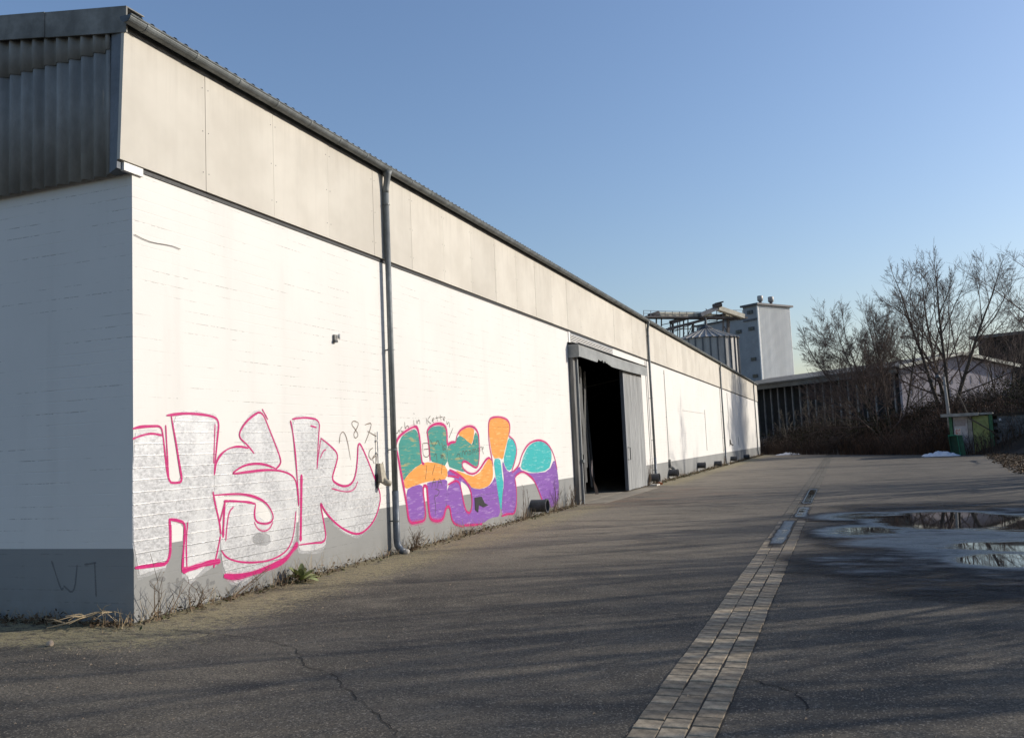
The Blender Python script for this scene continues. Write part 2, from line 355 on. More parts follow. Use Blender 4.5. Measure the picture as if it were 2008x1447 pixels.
# the paver drain strip: dark bed, single pavers near, joined rows far off
bed = MB().box((5.648, -4.2, -.02), (6.136, 66, .004))
strip = tag(bed.build('drain_strip', M['joint']), kind='structure')
def paver_mb(m, x, y, wx, wy, z, tilt=(0, 0)):
    e = .005; k = len(m.v)
    for (dx, dy, dz) in ((0,0,-.03),(wx,0,-.03),(wx,wy,-.03),(0,wy,-.03),(0,0,-e),(wx,0,-e),(wx,wy,-e),(0,wy,-e),(e,e,0),(wx-e,e,0),(wx-e,wy-e,0),(e,wy-e,0)):
        m.v.append((x+dx, y+dy, z+dz+tilt[0]*(dx-wx/2)+tilt[1]*(dy-wy/2)))
    for b in (0, 4):
        for j in range(4): m.f.append((k+b+j, k+b+(j+1) % 4, k+b+4+(j+1) % 4, k+b+4+j))
    m.f.append((k+8, k+9, k+10, k+11))
PROT = []
for q in range(20):
    m = MB(); paver_mb(m, -.075, -.077, .15+rnd.uniform(-.004, .004), .154+rnd.uniform(-.005, .003), 0)
    me = bpy.data.meshes.new('paver'); me.from_pydata(m.v, [], m.f); me.materials.append(M[('paver', 'paver_mid', 'paver_mid', 'paver_dirty')[q//5]]); PROT.append(me)
farp = MB(); cnt = 0
for c in range(3):
    y = -2.75 + c*.05
    while y < 64:
        x = 5.73 + c*.162 + .004*math.sin(y*1.7+c); L = .165 if c != 1 else .163
        if y < 13.3 and cnt < 297:
            o = bpy.data.objects.new('paver', rnd.choice(PROT[15:] if y > rnd.uniform(8.5, 11) else PROT[5:10] if y > rnd.uniform(5, 8) else PROT[:5])); COL.objects.link(o); o.parent = strip; cnt += 1
            o.location = (x+rnd.uniform(-.003, .003), y, .011+rnd.uniform(-.003, .003)); o.rotation_euler = (rnd.uniform(-.012, .012), rnd.uniform(-.012, .012), rnd.uniform(-.02, .02))
        else: paver_mb(farp, x-.075, y-.077, .15, .155, .011+rnd.uniform(-.002, .002))
        y += L
farp = tag(farp.build('paver_rows', M['paver_dirty'], strip), kind='stuff')

# rain water: a fine sheet whose wetness runs out to nothing at its edge
TROUGH = [(5.86, 8.3, .09, 1.6, .74), (5.98, 12.2, .09, 1.0, .8), (5.98, 17.5, .10, 2.4, .85)]
POOLS = [(8.7, 7.6, 2.3, 4.6, .66), (7.2, 11.0, 1.2, 1.1, .80), (8.5, 10.0, 1.5, 2.3, 1.05), (9.6, 9.3, 1.4, 2.2, .9), (7.1, 8.2, 1.0, 1.3, .78), (7.6, 6.6, 1.3, 1.1, .62), (8.9, 6.1, 1.3, .9, .9), (8.7, 4.8, .9, .85, 1.0), (9.6, 4.6, 1.2, 1.2, 1.0), (7.2, 4.6, 1.2, 1.6, .48), (8.3, 3.0, 1.5, 1.4, .42), (10.8, 8.0, 1.6, 3.0, .8), (8.2, 13.3, 2.2, 1.2, .40), (10.5, 12.0, 1.6, 1.4, .45)]
pm = MB(); wet = []; x0, y0, dx, dy, NX, NY = 4.4, .2, .08, .1, 112, 205
for j in range(NY):
    for i in range(NX):
        x = x0+i*dx; y = y0+j*dy; wv = 0
        if 0 < i < NX-1 and 0 < j < NY-1:
            for (px, py, rx, ry, a) in POOLS:
                d = math.hypot((x-px)/rx, (y-py)/ry)
                if d < 1.5: wv = max(wv, a*(1-smoothstep(.35, 1.5, d)))
            for (px, py, rx, ry, a) in TROUGH:                    # water standing between the rows of the drain
                d = max(abs(x-px)/rx, abs(y-py)/ry)
                if d < 1.6: wv = max(wv, a*(1-smoothstep(.9, 1.6, d)))
        if wv > 0: wv += .10*(noise.noise(V((x*.9, y*.7, 3)))) 
        pm.v.append((x, y, .0175)); wet.append(max(0, wv-.02) if wv > 0.02 else -.4)
for j in range(NY-1):
    for i in range(NX-1):
        a = j*NX+i; q = (a, a+1, a+NX+1, a+NX)
        if max(wet[t] for t in q) > 0: pm.f.append(q)
pud = pm.build('puddle', M['wet']); tag(pud, kind='structure')
at_ = pud.data.attributes.new('wet', 'FLOAT', 'POINT'); at_.data.foreach_set('value', wet)

def crack(pts, wd, seed):
    r = random.Random(seed); P = []
    for (a, b) in zip(pts[:-1], pts[1:]):
        n = max(2, int((V(b)-V(a)).length/.06))
        for i in range(n):
            t = i/n; p = V(a).lerp(V(b), t); P.append(p + V((r.uniform(-1,1), r.uniform(-1,1), 0))*.02)
    m = MB(); k = 0
    for i, p in enumerate(P):
        d = (P[min(i+1, len(P)-1)]-P[max(0, i-1)]).normalized(); n = V((-d.y, d.x, 0)); h = wd*.6*r.uniform(.2, 1.25)
        m.v += [tuple(p+n*h+V((0,0,.004))), tuple(p-n*h+V((0,0,.004)))]
        if i: m.f.append((2*i-2, 2*i-1, 2*i+1, 2*i))
    tag(m.build('ground_crack', M['crack']), kind='structure')
crack([(.55,-.25,0),(.75,-.25,0),(1.77,-.42,0),(2.43,-.72,0),(2.87,-1.25,0),(3.3,-1.47,0),(3.54,-1.76,0),(3.94,-2.1,0),(4.44,-2.61,0),(4.7,-3.2,0)], .007, 1)
crack([(.7,-.24,0),(1.15,-.30,0),(1.4,-.5,0)], .004, 2)
crack([(6.2,1.0,0),(6.8,.6,0),(7.6,.7,0)], .005, 4)
crack([(6.15,-1.0,0),(6.5,-1.25,0),(6.6,-1.7,0)], .011, 5)

# ================================================================== WAREHOUSE
WL, XR = 73.93, -20.0                                        # length, depth
ZP, ZF, ZT = .7435, 4.783, 6.20                              # plinth top, fascia foot, fascia top
DY0, DY1, DZ = 16.05, 23.6, 4.05                             # gate opening
wh = thing('warehouse', 'long white masonry warehouse with cream fascia, grey plinth and graffiti by its near corner', 'warehouse')
m = MB()
m.box((-.3, 0, ZP), (0, DY0, ZF+.2)); m.box((-.3, DY1, ZP), (0, WL, ZF+.2)); m.box((-.3, DY0, DZ+.25), (0, DY1, ZF+.2))
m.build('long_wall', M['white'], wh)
m = MB(); m.box((-.3, 0, -.3), (0, DY0, ZP)); m.box((-.3, DY1, -.3), (0, WL, ZP)); m.build('plinth', M['plinth'], wh)
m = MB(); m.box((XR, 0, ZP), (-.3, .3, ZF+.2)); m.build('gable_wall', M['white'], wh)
m = MB(); m.box((XR, 0, -.3), (-.3, .3, ZP)); m.build('gable_plinth', M['plinth'], wh)
m = MB(); m.box((XR, WL-.3, -.3), (-.3, WL, 6.386)); m.box((XR, .3, -.3), (XR+.3, WL-.3, 6.55)); m.build('rear_wall', M['plinth'], wh)
for yy in (.06, WL-.28): MB().add([(XR, yy, 6.385), (-.04, yy, 6.385), (-10, yy, 7.99), (XR, yy+.2, 6.385), (-.04, yy+.2, 6.385), (-10, yy+.2, 7.99)], [(0,1,2),(5,4,3),(0,3,4,1),(1,4,5,2),(2,5,3,0)]).build('gable_infill', M['dark'], wh)
m = MB(); m.box((XR+.3, .3, .005), (0.0, WL-.3, .012)); m.build('hall_floor', M['floor'], wh)
m = MB(); m.box((-.34, .3, ZF), (-.3, WL-.3, 6.455)); m.box((XR, .05, ZF), (-.05, .09, 6.25)); m.build('inner_lining', M['dark'], wh)
# fascia panels 1.333 m wide
ylist = [-.14] + [1.12+1.335*i for i in range(55) if 1.12+1.335*i < WL-.3] + [WL+.02]
for i, (a, b) in enumerate(zip(ylist[:-1], ylist[1:])):
    zt, zb = ZT+.1, ZF+.0
    dyb = -.07 if i == 0 else 0
    j = rnd.uniform(-.002, .002)
    m = MB(); g_ = .0025
    m.add([(.0, a+dyb+g_, zb), (.042+j, a+dyb+g_, zb), (.042+j, b-g_, zb), (.0, b-g_, zb), (.0, a+g_, zt), (.042+j, a+g_, zt), (.042+j, b-g_, zt), (.0, b-g_, zt)],
          [(3,2,1,0),(4,5,6,7),(0,1,5,4),(1,2,6,5),(2,3,7,6),(3,0,4,7)])
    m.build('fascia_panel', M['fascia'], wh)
m = MB()
for y in ylist[1:-1]:
    for z in (ZF+.22, ZF+.72, ZF+1.25):
        for s in (-.05, .05): m.box((.043, y+s-.005, z-.005), (.046, y+s+.005, z+.005))
tag(m.build('fascia_screws', M['zincend'], wh), kind='stuff')
MB().box((.0, -.05, ZF-.055), (.012, WL, ZF-.004)).build('painted_shadow_line', M['black'], wh)  # near-black strip painting in the shadow line under the fascia foot
MB().box((-.02, -.14, ZF-.10), (.03, .13, ZF-.012)).build('corner_flashing', M['louvre'], wh)
# gutter: open half round, with brackets and end cap
gx, gz, gr = .135, 6.315, .072
def halfpipe(m, y0, y1, r, n=10):
    k = len(m.v)
    for y in (y0, y1):
        for rr in (r, r-.006):
            for j in range(n+1):
                a = PI + PI*j/n; m.v.append((gx+rr*math.cos(a), y, gz+rr*math.sin(a)))
    N = n+1
    for j in range(n):
        m.f.append((k+j, k+j+1, k+2*N+j+1, k+2*N+j)); m.f.append((k+N+j+1, k+N+j, k+3*N+j, k+3*N+j+1))
        m.f.append((k+j+1, k+j, k+N+j, k+N+j+1)); m.f.append((k+2*N+j, k+2*N+j+1, k+3*N+j+1, k+3*N+j))
    m.f.append((k+n, k+N+n, k+3*N+n, k+2*N+n)); m.f.append((k, k+2*N, k+3*N, k+N))
m = MB(); halfpipe(m, -.22, WL+.1, gr)
m.tube([(gx+gr, -.22, gz), (gx+gr, WL+.1, gz)], .011, 6)
gut = m.build('gutter', M['zinc'], wh)
m = MB(); 
for y in (-.225,): m.add([(gx+gr*math.cos(PI+PI*j/10), y, gz+gr*math.sin(PI+PI*j/10)) for j in range(11)], [tuple(range(11))])
m.build('gutter_end', M['zincend'], gut)
m = MB(); halfpipe(m, 0, .035, gr+.005); m.tube([(gx-gr, .017, gz), (gx-gr-.03, .017, gz+.03)], .012, 4); gb = None
y = .02
while y < WL:
    if gb is None: gb = m.build('gutter_bracket', M['zinc'], gut); gb.location.y = y
    else: inst(gb, 'gutter_bracket', gut, (0, y, 0))
    y += .78 if y < 30 else 1.56
# downpipes
DP = [5.46, 26.4, 48.12, 70.35]
for i, y in enumerate(DP):
    px = .10
    m = MB(); m.tube([(gx, y, gz-.06), (gx, y, gz-.12), (gx-.005, y+.0, gz-.20), (px, y, gz-.36), (px, y, gz-.42)], [.085, .062, .052, .05, .05], 12)
    m.tube([(px, y, gz-.42), (px, y, 1.0)], .048, 12)
    p = m.build('downpipe', M['zinc'], wh, True)
    b = 3.28
    m = MB(); m.tube([(px, y, 1.0), (px, y, .24), (px+.012, y, .14), (px+.06, y+.01, .06), (px+.12, y+.02, .03)], [.054, .054, .056, .056, .055], 12); m.build('standpipe', M['bluepipe'], p, True)
    for zb in (5.7, 3.28, 1.66, .52):
        m = MB(); m.tube([(px, y, zb-.012), (px, y, zb+.012)], .057, 12); m.bar((px-.05, y, zb), (.0, y, zb), .02); m.build('pipe_bracket', M['zinc'], p)
    m = MB(); m.tube([(px+.11, y+.02, .035), (px+.19, y+.035, .02)], [.05, .045], 10); m.build('outlet', M['mortar'], p, True)
# roof: corrugated sheets over the long side
def zroof(x): return 6.47 - .159*x
m = MB(); n = int((WL+.3)/.177*6); 
for j in range(n+1):
    yy = -.12+j*(WL+.3)/n; c = .026*math.sin(2*PI*yy/.177)
    for x in (.09, -4.0, -10.0): m.v.append((x, yy, zroof(x)-.05+c))
for j in range(n):
    for i in range(2): a = 3*j+i; m.f.append((a, a+3, a+4, a+1))
m.build('roof_sheet', M['corrug'], wh, True)
MB().add([(-10, -.1, zroof(-10)-.05), (-10, WL, zroof(-10)-.05), (XR-.2, WL, zroof(.2)-.05), (XR-.2, -.1, zroof(.2)-.05)], [(0,1,2,3)]).build('rear_roof_slope', M['corrug'], wh)
MB().box((-.05, -.1, 6.2), (.05, WL, 6.44)).build('eaves_board', M['zincend'], wh)
# gable cladding: corrugated sheets in two overlapping rows, each sheet a piece
def gable_sheet(xa, xb, za, zb_fn, yo):
    m = MB(); n = max(4, int((xb-xa)/.177*10))
    for i in range(n+1):
        x = xa+(xb-xa)*i/n; c = .03*math.sin(2*PI*x/.177)
        for yy in (yo-.035+c, ): m.v += [(x, yy, za), (x, yy, zb_fn(x))]
    for i in range(n): m.f.append((2*i, 2*i+2, 2*i+3, 2*i+1))
    o = m.build('gable_sheet', M['corrug'], wh, True)
    md = o.modifiers.new('thick', 'SOLIDIFY'); md.thickness = .007
xs_ = [-.19, -1.0, -1.89, -2.78, -3.67, -4.56, -5.45]
for a, b in zip(xs_[1:], xs_[:-1]):
    gable_sheet(a-.03, b, ZF-.10, lambda x: 6.2, -.05 - (.006 if (b*7) % 2 > 1 else 0))
    gable_sheet(a-.03, b, 6.06, lambda x: zroof(x)-.12, -.062 - (.006 if (b*7) % 2 > 1 else 0))
m = MB(); n = 90
for i in range(n+1):
    x = XR + (-5.4-XR)*i/n; c = .03*math.sin(2*PI*x/.177*.5); m.v += [(x, -.085+c, ZF-.1), (x, -.085+c, min(zroof(x), zroof(-20-x))-.1)]
for i in range(n): m.f.append((2*i, 2*i+2, 2*i+3, 2*i+1))
m.build('gable_cladding', M['corrug'], wh, True)
m = MB(); m.add([(-.21, -.105, ZF-.09), (-.0, -.21, ZF-.09), (.0, -.0, ZF-.09), (-.21, 0, ZF-.09), (-.17, -.105, 6.24), (.0, -.14, 6.24), (.0, 0, 6.24), (-.17, 0, 6.24)], [(3,2,1,0),(4,5,6,7),(0,1,5,4),(1,2,6,5),(2,3,7,6),(3,0,4,7)]); m.build('corner_trim', M['trim'], wh)
vx = [.075, -1.08, -2.33, -3.6, -4.9, -6.2, -7.5, -8.8, -10]
for i, (a, b) in enumerate(zip(vx[:-1], vx[1:])):
    yo = -.15 - (.012 if i % 2 else 0); m = MB(); za, zb = zroof(a), zroof(b)
    m.add([(b, yo, zb-.28), (a, yo, za-.28), (a, yo+.02, za-.28), (b, yo+.02, zb-.28), (b, yo, zb), (a, yo, za), (a, yo+.02, za), (b, yo+.02, zb)], [(3,2,1,0),(4,5,6,7),(0,1,5,4),(1,2,6,5),(2,3,7,6),(3,0,4,7)])
    m.add([(b, yo, zb), (a, yo, za), (a, yo+.26, za+.002), (b, yo+.26, zb+.002), (b, yo, zb+.012), (a, yo, za+.012), (a, yo+.26, za+.014), (b, yo+.26, zb+.014)], [(3,2,1,0),(4,5,6,7),(0,1,5,4),(1,2,6,5),(2,3,7,6),(3,0,4,7)])
    m.build('verge_board', M['verge'], wh)
# the gate: canopy rail, post, leaf of boards, louvre above, curtain strips inside
m = MB(); cx0, cx1 = .0, .30; ca, cb, cz0, cz1 = 15.80, 24.75, 4.02, 4.36
prof = lambda y: cz0 + (.085+.03*math.sin(y*23)+.02*math.sin(y*57))*smoothstep(17.75, 17.85, y)*(1-smoothstep(18.6, 19.6, y))
n = 60
for i in range(n+1):
    y = ca+(cb-ca)*i/n; sag = -.035*math.sin(PI*i/n)
    m.v += [(cx1, y, prof(y)+sag), (cx1+.012, y, prof(y)+sag), (cx1+.012, y, cz1+sag), (cx1, y, cz1+sag)]
for i in range(n):
    for j in range(4): a = 4*i+j; b = 4*i+(j+1) % 4; m.f.append((a, b, b+4, a+4))
m.f += [(0,1,2,3)[::-1], (4*n, 4*n+1, 4*n+2, 4*n+3)]
can = m.build('door_canopy', M['lintel'], wh)
m = MB(); m.add([(0, ca, cz1+.06), (cx1+.05, ca, cz1+.0), (cx1+.05, cb, cz1+.0), (0, cb, cz1+.06), (0, ca, cz1+.075), (cx1+.05, ca, cz1+.015), (cx1+.05, cb, cz1+.015), (0, cb, cz1+.075)], [(3,2,1,0),(4,5,6,7),(0,1,5,4),(1,2,6,5),(2,3,7,6),(3,0,4,7)]); m.build('canopy_cover', M['zincend'], can)
MB().box((.0, ca-.002, cz0-.02), (cx1+.02, ca+.03, cz1-.001)).build('canopy_end', M['lintel'], can)
MB().box((.10, ca+.1, cz0+.12), (.16, cb-.1, cz0+.2)).build('track_rail', M['black'], can)
m = MB(); m.box((-.06, 15.82, 0), (.13, 16.10, cz0)); m.build('gate_post', M['post'], wh); MB().box((.13, 16.04, 0), (.19, 16.10, cz0)).build('gate_stop', M['lintel'], wh)
MB().box((.13, 16.02, 1.12), (.23, 16.14, 1.2)).build('latch_plate', M['zinc'], wh)
dr = MB().box((.10, 21.40, .06), (.155, 24.35, cz0+.05)).build('sliding_door', M['black'], wh)
nb = 16
for i in range(nb):
    a = 21.40+(24.35-21.40)*i/nb; b = 21.40+(24.35-21.40)*(i+1)/nb; off = rnd.uniform(-.003, .003)
    MB().box((.156, a+.004, .05+rnd.uniform(-.01, .01)), (.185+off, b-.004, cz0+.06)).build('door_board', M['door'], dr)
m = MB(); m.tube([(.19, 21.55, 1.05), (.27, 21.55, 1.05), (.27, 21.55, 1.45), (.19, 21.55, 1.45)], .014, 6); m.build('door_handle', M['black'], dr)
MB().box((.09, 21.36, .05), (.20, 21.40, cz0+.05)).build('door_edge', M['trim'], dr)
lv = MB().box((-.05, 16.0, cz1+.0), (.004, 20.95, ZF-.05)).build('louvre', M['trim'], wh)
MB().box((.0, 15.9, cz1+.08), (.02, 16.06, ZF-.05)).build('louvre_frame', M['louvre'], lv)
sl_ = None
for i in range(9):
    z = cz1 + .03 + i*.045
    if z > ZF-.08: break
    m = MB(); m.add([(.004, 16.06, z+.03), (.035, 16.06, z), (.035, 20.9, z), (.004, 20.9, z+.03), (.004, 16.06, z+.036), (.035, 16.06, z+.006), (.035, 20.9, z+.006), (.004, 20.9, z+.036)], [(3,2,1,0),(4,5,6,7),(0,1,5,4),(1,2,6,5),(2,3,7,6),(3,0,4,7)])
    m.build('louvre_slat', M['louvre'], lv)
m = MB(); n = 10
for j in range(n+1):
    t_ = j/n; z = 1.15-1.08*t_; ww = .16*(1-t_**1.5)+.01; yo = 18.9+.35*t_*t_+.03*math.sin(9*t_); m.v += [(-.32-.05*math.sin(5*t_), yo, z), (-.38, yo+ww*(1+.12*math.sin(13*t_)), z)]
    if j: m.f.append((2*j-2, 2*j-1, 2*j+1, 2*j))
m.build('torn_sheet', M['mauve'], wh)
m = MB()
for i, yy in enumerate((18.4, 18.9, 19.5, 20.2, 20.9, 21.5)):
    n = 10; wob = rnd.uniform(0, 6); wd = rnd.uniform(.22, .36); zb = (.05, .9, 1.3, .4, .2, .1)[i]
    k = len(m.v)
    for j in range(n+1):
        z = 4.0 + (zb-4.0)*j/n; t = j/n; ww = wd*(1-.5*t*(i == 0)); xo = -.5 - .12*i + .05*math.sin(wob+3*t); yo = yy + .08*math.sin(wob+2.2*t) + (.35*t*t if i == 0 else 0)
        m.v += [(xo, yo, z), (xo-.02, yo+ww, z)]
        if j: a = k+2*j; m.f.append((a-2, a-1, a+1, a))
m.build('strip_curtain', M['strip'], wh)
MB().box((-.3, DY0+.05, .0), (.75, DY1-.02, .006)).build('gate_threshold', M['floor'], wh)
# vent pipe stubs through the plinth
VP = [(12.25, .24, 0), (25.6, .27, 0), (29.6, .28, 0), (37.4, .33, 0), (43.6, .22, 0), (51.4, .30, 0), (59.6, .22, 0)]
for y, z, k in VP:
    m = MB(); r = .145; L = .40; N = 20; kk = len(m.v)
    for (x, rr) in ((0, r), (L-.04, r), (L-.04, r+.018), (L, r+.018), (L, r-.012), (.05, r-.012)):
        for j in range(N): a = 2*PI*j/N; m.v.append((x, y+rr*math.cos(a), z+rr*math.sin(a)))
    for i in range(5):
        for j in range(N): a = i*N+j; b = i*N+(j+1) % N; m.f.append((a, b, b+N, a+N))
    m.f.append(tuple(5*N+j for j in range(N)))
    p = m.build('vent_pipe', M['pipe_dark'], wh, False)
    MB().box((.0, y-.2, z-.2), (.008, y+.2, z+.2)).build('vent_flange', M['plinth'], p)
    m = MB(); m.add([(.22, y+(r-.015)*math.cos(2*PI*j/14), z+(r-.015)*math.sin(2*PI*j/14)) for j in range(14)], [tuple(range(14))]); m.build('vent_flap', M['grey_box'], p)
# electrical fittings and their conduits
def socket(y, z, ztop, mat, s=1.0):
    m = MB(); m.tube([(.03, y-.06, ztop), (.03, y-.06, z+.2*s)], .012, 6)
    for zz in (ztop-.15, (ztop+z)/2): m.box((0, y-.085, zz), (.035, y-.035, zz+.02))
    c = m.build('conduit', M['grey_box'] if s > .9 else M['louvre'], wh)
    m = MB(); X0 = .0
    m.add([(X0, y-.10*s, z-.10*s), (.12*s, y-.10*s, z-.12*s), (.12*s, y+.08*s, z-.12*s), (X0, y+.08*s, z-.10*s), (X0, y-.07*s, z+.2*s), (.07*s, y-.07*s, z+.2*s), (.07*s, y+.05*s, z+.2*s), (X0, y+.05*s, z+.2*s)], [(3,2,1,0),(4,5,6,7),(0,1,5,4),(1,2,6,5),(2,3,7,6),(3,0,4,7)])
    b = m.build('wall_socket', mat, wh)
    m = MB(); m.tube([(.05*s, y, z-.08*s), (.15*s, y+.01, z-.14*s), (.22*s, y+.02, z-.16*s)], [.055*s, .06*s, .045*s], 10); m.build('socket_inlet', mat, b, True)
    MB().box((.0, y-.13*s, z-.22*s), (.03, y-.085*s, z+.02*s)).build('shadow_plate', M['black'], b)  # black plate shaped as the box's cast shadow, at its lower left
socket(5.12, 1.27, 1.95, M['beige'], .9); socket(29.75, .62, 4.6, M['grey_box'], 1.1); socket(51.5, 1.33, 4.6, M['grey_box'], 1.0)
m = MB(); m.tube([(.012, 33.8, 3.0), (.012, 41.2, 3.0)], .004, 4)
for y, a, b in ((41.0, 1.0, 3.2), (47.9, .8, 4.7), (56.6, 1.1, 1.7), (26.0, .6, 4.7)): m.tube([(.012, y, a), (.012, y, b)], .010, 5)
m.build('cable_run', M['grey_box'], wh)
m = MB(); pts = [(.012, .02+.115*i, 4.03-.006*i - .02*math.sin(i*.9)) for i in range(7)]; m.tube(pts, .0035, 5); m.build('loose_cable', M['twig'], wh)
fl = MB().box((0, 3.88, 3.29), (.035, 3.95, 3.37)).build('floodlight', M['grey_box'], wh)
m = MB(); m.tube([(.03, 3.98, 3.35), (.06, 3.99, 3.35)], [.036, .04], 12); m.build('lamp_head', M['lampglass'], fl); MB().box((.01, 3.87, 3.255), (.05, 3.94, 3.288)).build('lamp_arm', M['zincend'], fl)
m = MB(); m.add([(.012, 8.9, .42), (.012, 8.9, .66), (.012, 9.25, .66), (.012, 9.4, .52), (.012, 9.6, .46), (.012, 9.35, .44), (.012, 9.1, .50), (.012, 9.05, .36)], [(0,7,6,5,4,3,2,1)])
m.build('broken_socket_plate', M['black'], wh)

# ------------------------------------------------------------------ graffiti: thin coats of paint on the wall, each letter a piece
SILVER_LETTERS = [('H',[[(-0.012,1.921),(0.18,1.936),(0.411,1.93),(0.44,1.711),(0.498,1.391),(0.715,1.388),(0.65,1.707),(0.568,2.105),(0.796,2.139),(1.028,2.139),(1.208,2.122),(1.316,2.083),(1.312,1.9),(1.259,1.571),(1.228,1.245),(1.279,1.038),(1.329,0.871),(1.314,0.442),(1.116,0.433),(0.939,0.34),(0.825,0.28),(0.742,0.389),(0.701,0.399),(0.725,0.698),(0.736,0.937),(0.519,0.982),(0.5,0.49),(0.293,0.482),(-0.002,0.453)]]),('S',[[(1.227,1.205),(1.257,1.448),(1.297,1.611),(1.418,1.707),(1.646,1.763),(1.875,1.742),(1.689,1.888),(1.787,2.029),(1.962,2.136),(2.159,2.211),(2.352,1.898),(2.543,1.599),(2.432,1.47),(2.642,1.434),(2.818,1.357),(2.884,1.19),(2.88,0.957),(2.851,0.611),(2.744,0.415),(2.449,0.25),(2.014,0.213),(1.739,0.117),(1.544,0.169),(1.389,0.314),(1.347,0.554),(1.329,0.749),(1.398,0.746),(1.428,1.119),(1.73,1.112),(1.995,1.059),(1.983,0.982),(2.05,0.872),(2.209,0.814),(2.337,0.831),(2.304,0.945),(2.109,1.086),(1.765,1.17),(1.267,1.186)],[(1.567,1.447),(1.774,1.529),(2.016,1.549),(2.23,1.526),(2.414,1.471),(2.12,1.47),(1.772,1.439)],[(1.93,0.689),(2.277,0.67),(2.29,0.503),(1.919,0.558)]]),('K',[[(2.817,2.116),(3.157,2.139),(3.483,2.119),(3.439,1.822),(3.494,1.851),(3.717,1.749),(3.946,1.626),(3.867,1.462),(3.741,1.271),(3.948,1.179),(4.214,1.16),(4.396,1.273),(4.478,1.548),(4.513,1.821),(4.702,1.623),(4.876,1.374),(5.001,1.177),(5.155,0.934),(5.046,0.709),(4.843,0.524),(4.503,0.407),(4.176,0.416),(3.758,0.64),(3.548,0.844),(3.422,1.008),(3.525,0.711),(3.596,0.398),(3.428,0.321),(2.962,0.342),(2.893,0.448),(2.932,0.953),(2.899,1.377),(2.853,1.779)]])]
SILVER_OUTLINE = [([(-0.012,1.972),(0.105,1.995),(0.256,2.001),(0.399,2.004),(0.424,1.902),(0.448,1.711),(0.498,1.395),(0.605,1.38),(0.715,1.388),(0.676,1.551),(0.624,1.804),(0.572,2.017),(0.552,2.114)],1),([(0.479,2.119),(0.656,2.14),(0.796,2.148),(1.028,2.143),(1.208,2.126),(1.301,2.097),(1.337,2.035),(1.312,1.9),(1.259,1.571),(1.241,1.438)],1.1),([(1.268,2.034),(1.251,1.797),(1.235,1.572)],0.6),([(-0.013,1.866),(0.105,1.902),(0.256,1.926),(0.411,1.902)],0.8),([(0.465,2.016),(0.476,1.844),(0.506,1.404)],0.6),([(1.882,1.742),(1.679,1.771),(1.483,1.742),(1.339,1.661),(1.275,1.57),(1.247,1.448)],0.9),([(1.991,1.674),(1.849,1.79),(1.682,1.888),(1.787,2.029),(1.962,2.14),(2.16,2.216),(2.317,1.966),(2.442,1.761),(2.55,1.575),(2.529,1.519),(2.432,1.465)],1),([(2.171,2.234),(2.284,2.101)],0.6),([(2.432,1.47),(2.23,1.529),(2.016,1.551),(1.774,1.533),(1.567,1.451),(1.589,1.438),(1.84,1.449),(2.192,1.463),(2.489,1.447),(2.72,1.396),(2.837,1.333),(2.894,1.236),(2.901,1.095)],1),([(1.216,1.25),(1.25,1.102),(1.323,0.892),(1.342,0.747)],1.1),([(1.332,0.891),(1.405,1.07),(1.431,1.134)],0.7),([(1.215,1.206),(1.503,1.203),(1.765,1.187),(2.004,1.137),(2.216,1.052),(2.34,0.92),(2.363,0.829),(2.262,0.782),(2.101,0.798),(1.989,0.841),(1.971,0.94),(2.002,1.046)],1),([(1.406,1.127),(1.631,1.111),(1.864,1.082),(2.002,1.05)],1),([(1.968,0.832),(2.028,0.74),(2.151,0.694),(2.279,0.714),(2.347,0.797)],0.5),([(1.424,1.109),(1.402,0.946),(1.381,0.702)],1.1),([(1.58,1.046),(1.498,1.0),(1.457,0.859),(1.427,0.656)],0.6),([(1.347,0.564),(1.423,0.473),(1.614,0.396),(1.913,0.341),(2.266,0.319),(2.567,0.369),(2.726,0.463),(2.812,0.638),(2.853,0.889)],0.8),([(1.387,0.264),(1.609,0.21),(1.944,0.213),(2.301,0.238),(2.603,0.286),(2.783,0.399),(2.886,0.468)],3.2),([(1.335,0.728),(1.285,0.571),(1.211,0.38)],0.9),([(0.506,0.996),(0.627,0.976),(0.745,0.936),(0.743,0.811),(0.718,0.622),(0.701,0.404)],1.3),([(0.702,0.418),(0.884,0.43),(1.117,0.449),(1.329,0.44)],2.2),([(0.506,1.006),(0.526,0.853),(0.509,0.526),(0.294,0.537),(0.01,0.549)],1.5),([(0.792,0.941),(0.761,0.732),(0.771,0.442)],0.7),([(2.776,2.097),(2.837,1.897),(2.885,1.542),(2.913,1.188),(2.924,0.953)],1),([(2.817,2.114),(2.907,2.127),(3.157,2.143),(3.483,2.114),(3.442,1.896),(3.405,1.65),(3.379,1.43)],0.9),([(3.494,1.858),(3.717,1.756),(3.946,1.626),(3.867,1.462),(3.741,1.271),(3.878,1.196),(4.067,1.147),(4.264,1.162),(4.396,1.26),(4.475,1.495),(4.513,1.827),(4.702,1.623),(4.901,1.345),(5.054,1.119),(5.166,0.933),(5.057,0.708),(4.853,0.523),(4.503,0.407),(4.179,0.472),(3.85,0.619),(3.561,0.818),(3.422,1.0),(3.511,0.713),(3.587,0.399),(3.216,0.43),(2.917,0.441)],1.2),([(3.494,1.846),(3.417,1.6),(3.379,1.43)],0.7),([(3.002,1.373),(2.977,0.949),(2.947,0.484)],2),([(3.735,1.141),(4.111,1.062),(4.361,1.078),(4.469,1.204)],0.6),([(3.238,2.03),(3.39,2.007)],0.8),([(3.46,1.574),(3.554,1.684),(3.622,1.695)],0.6)]
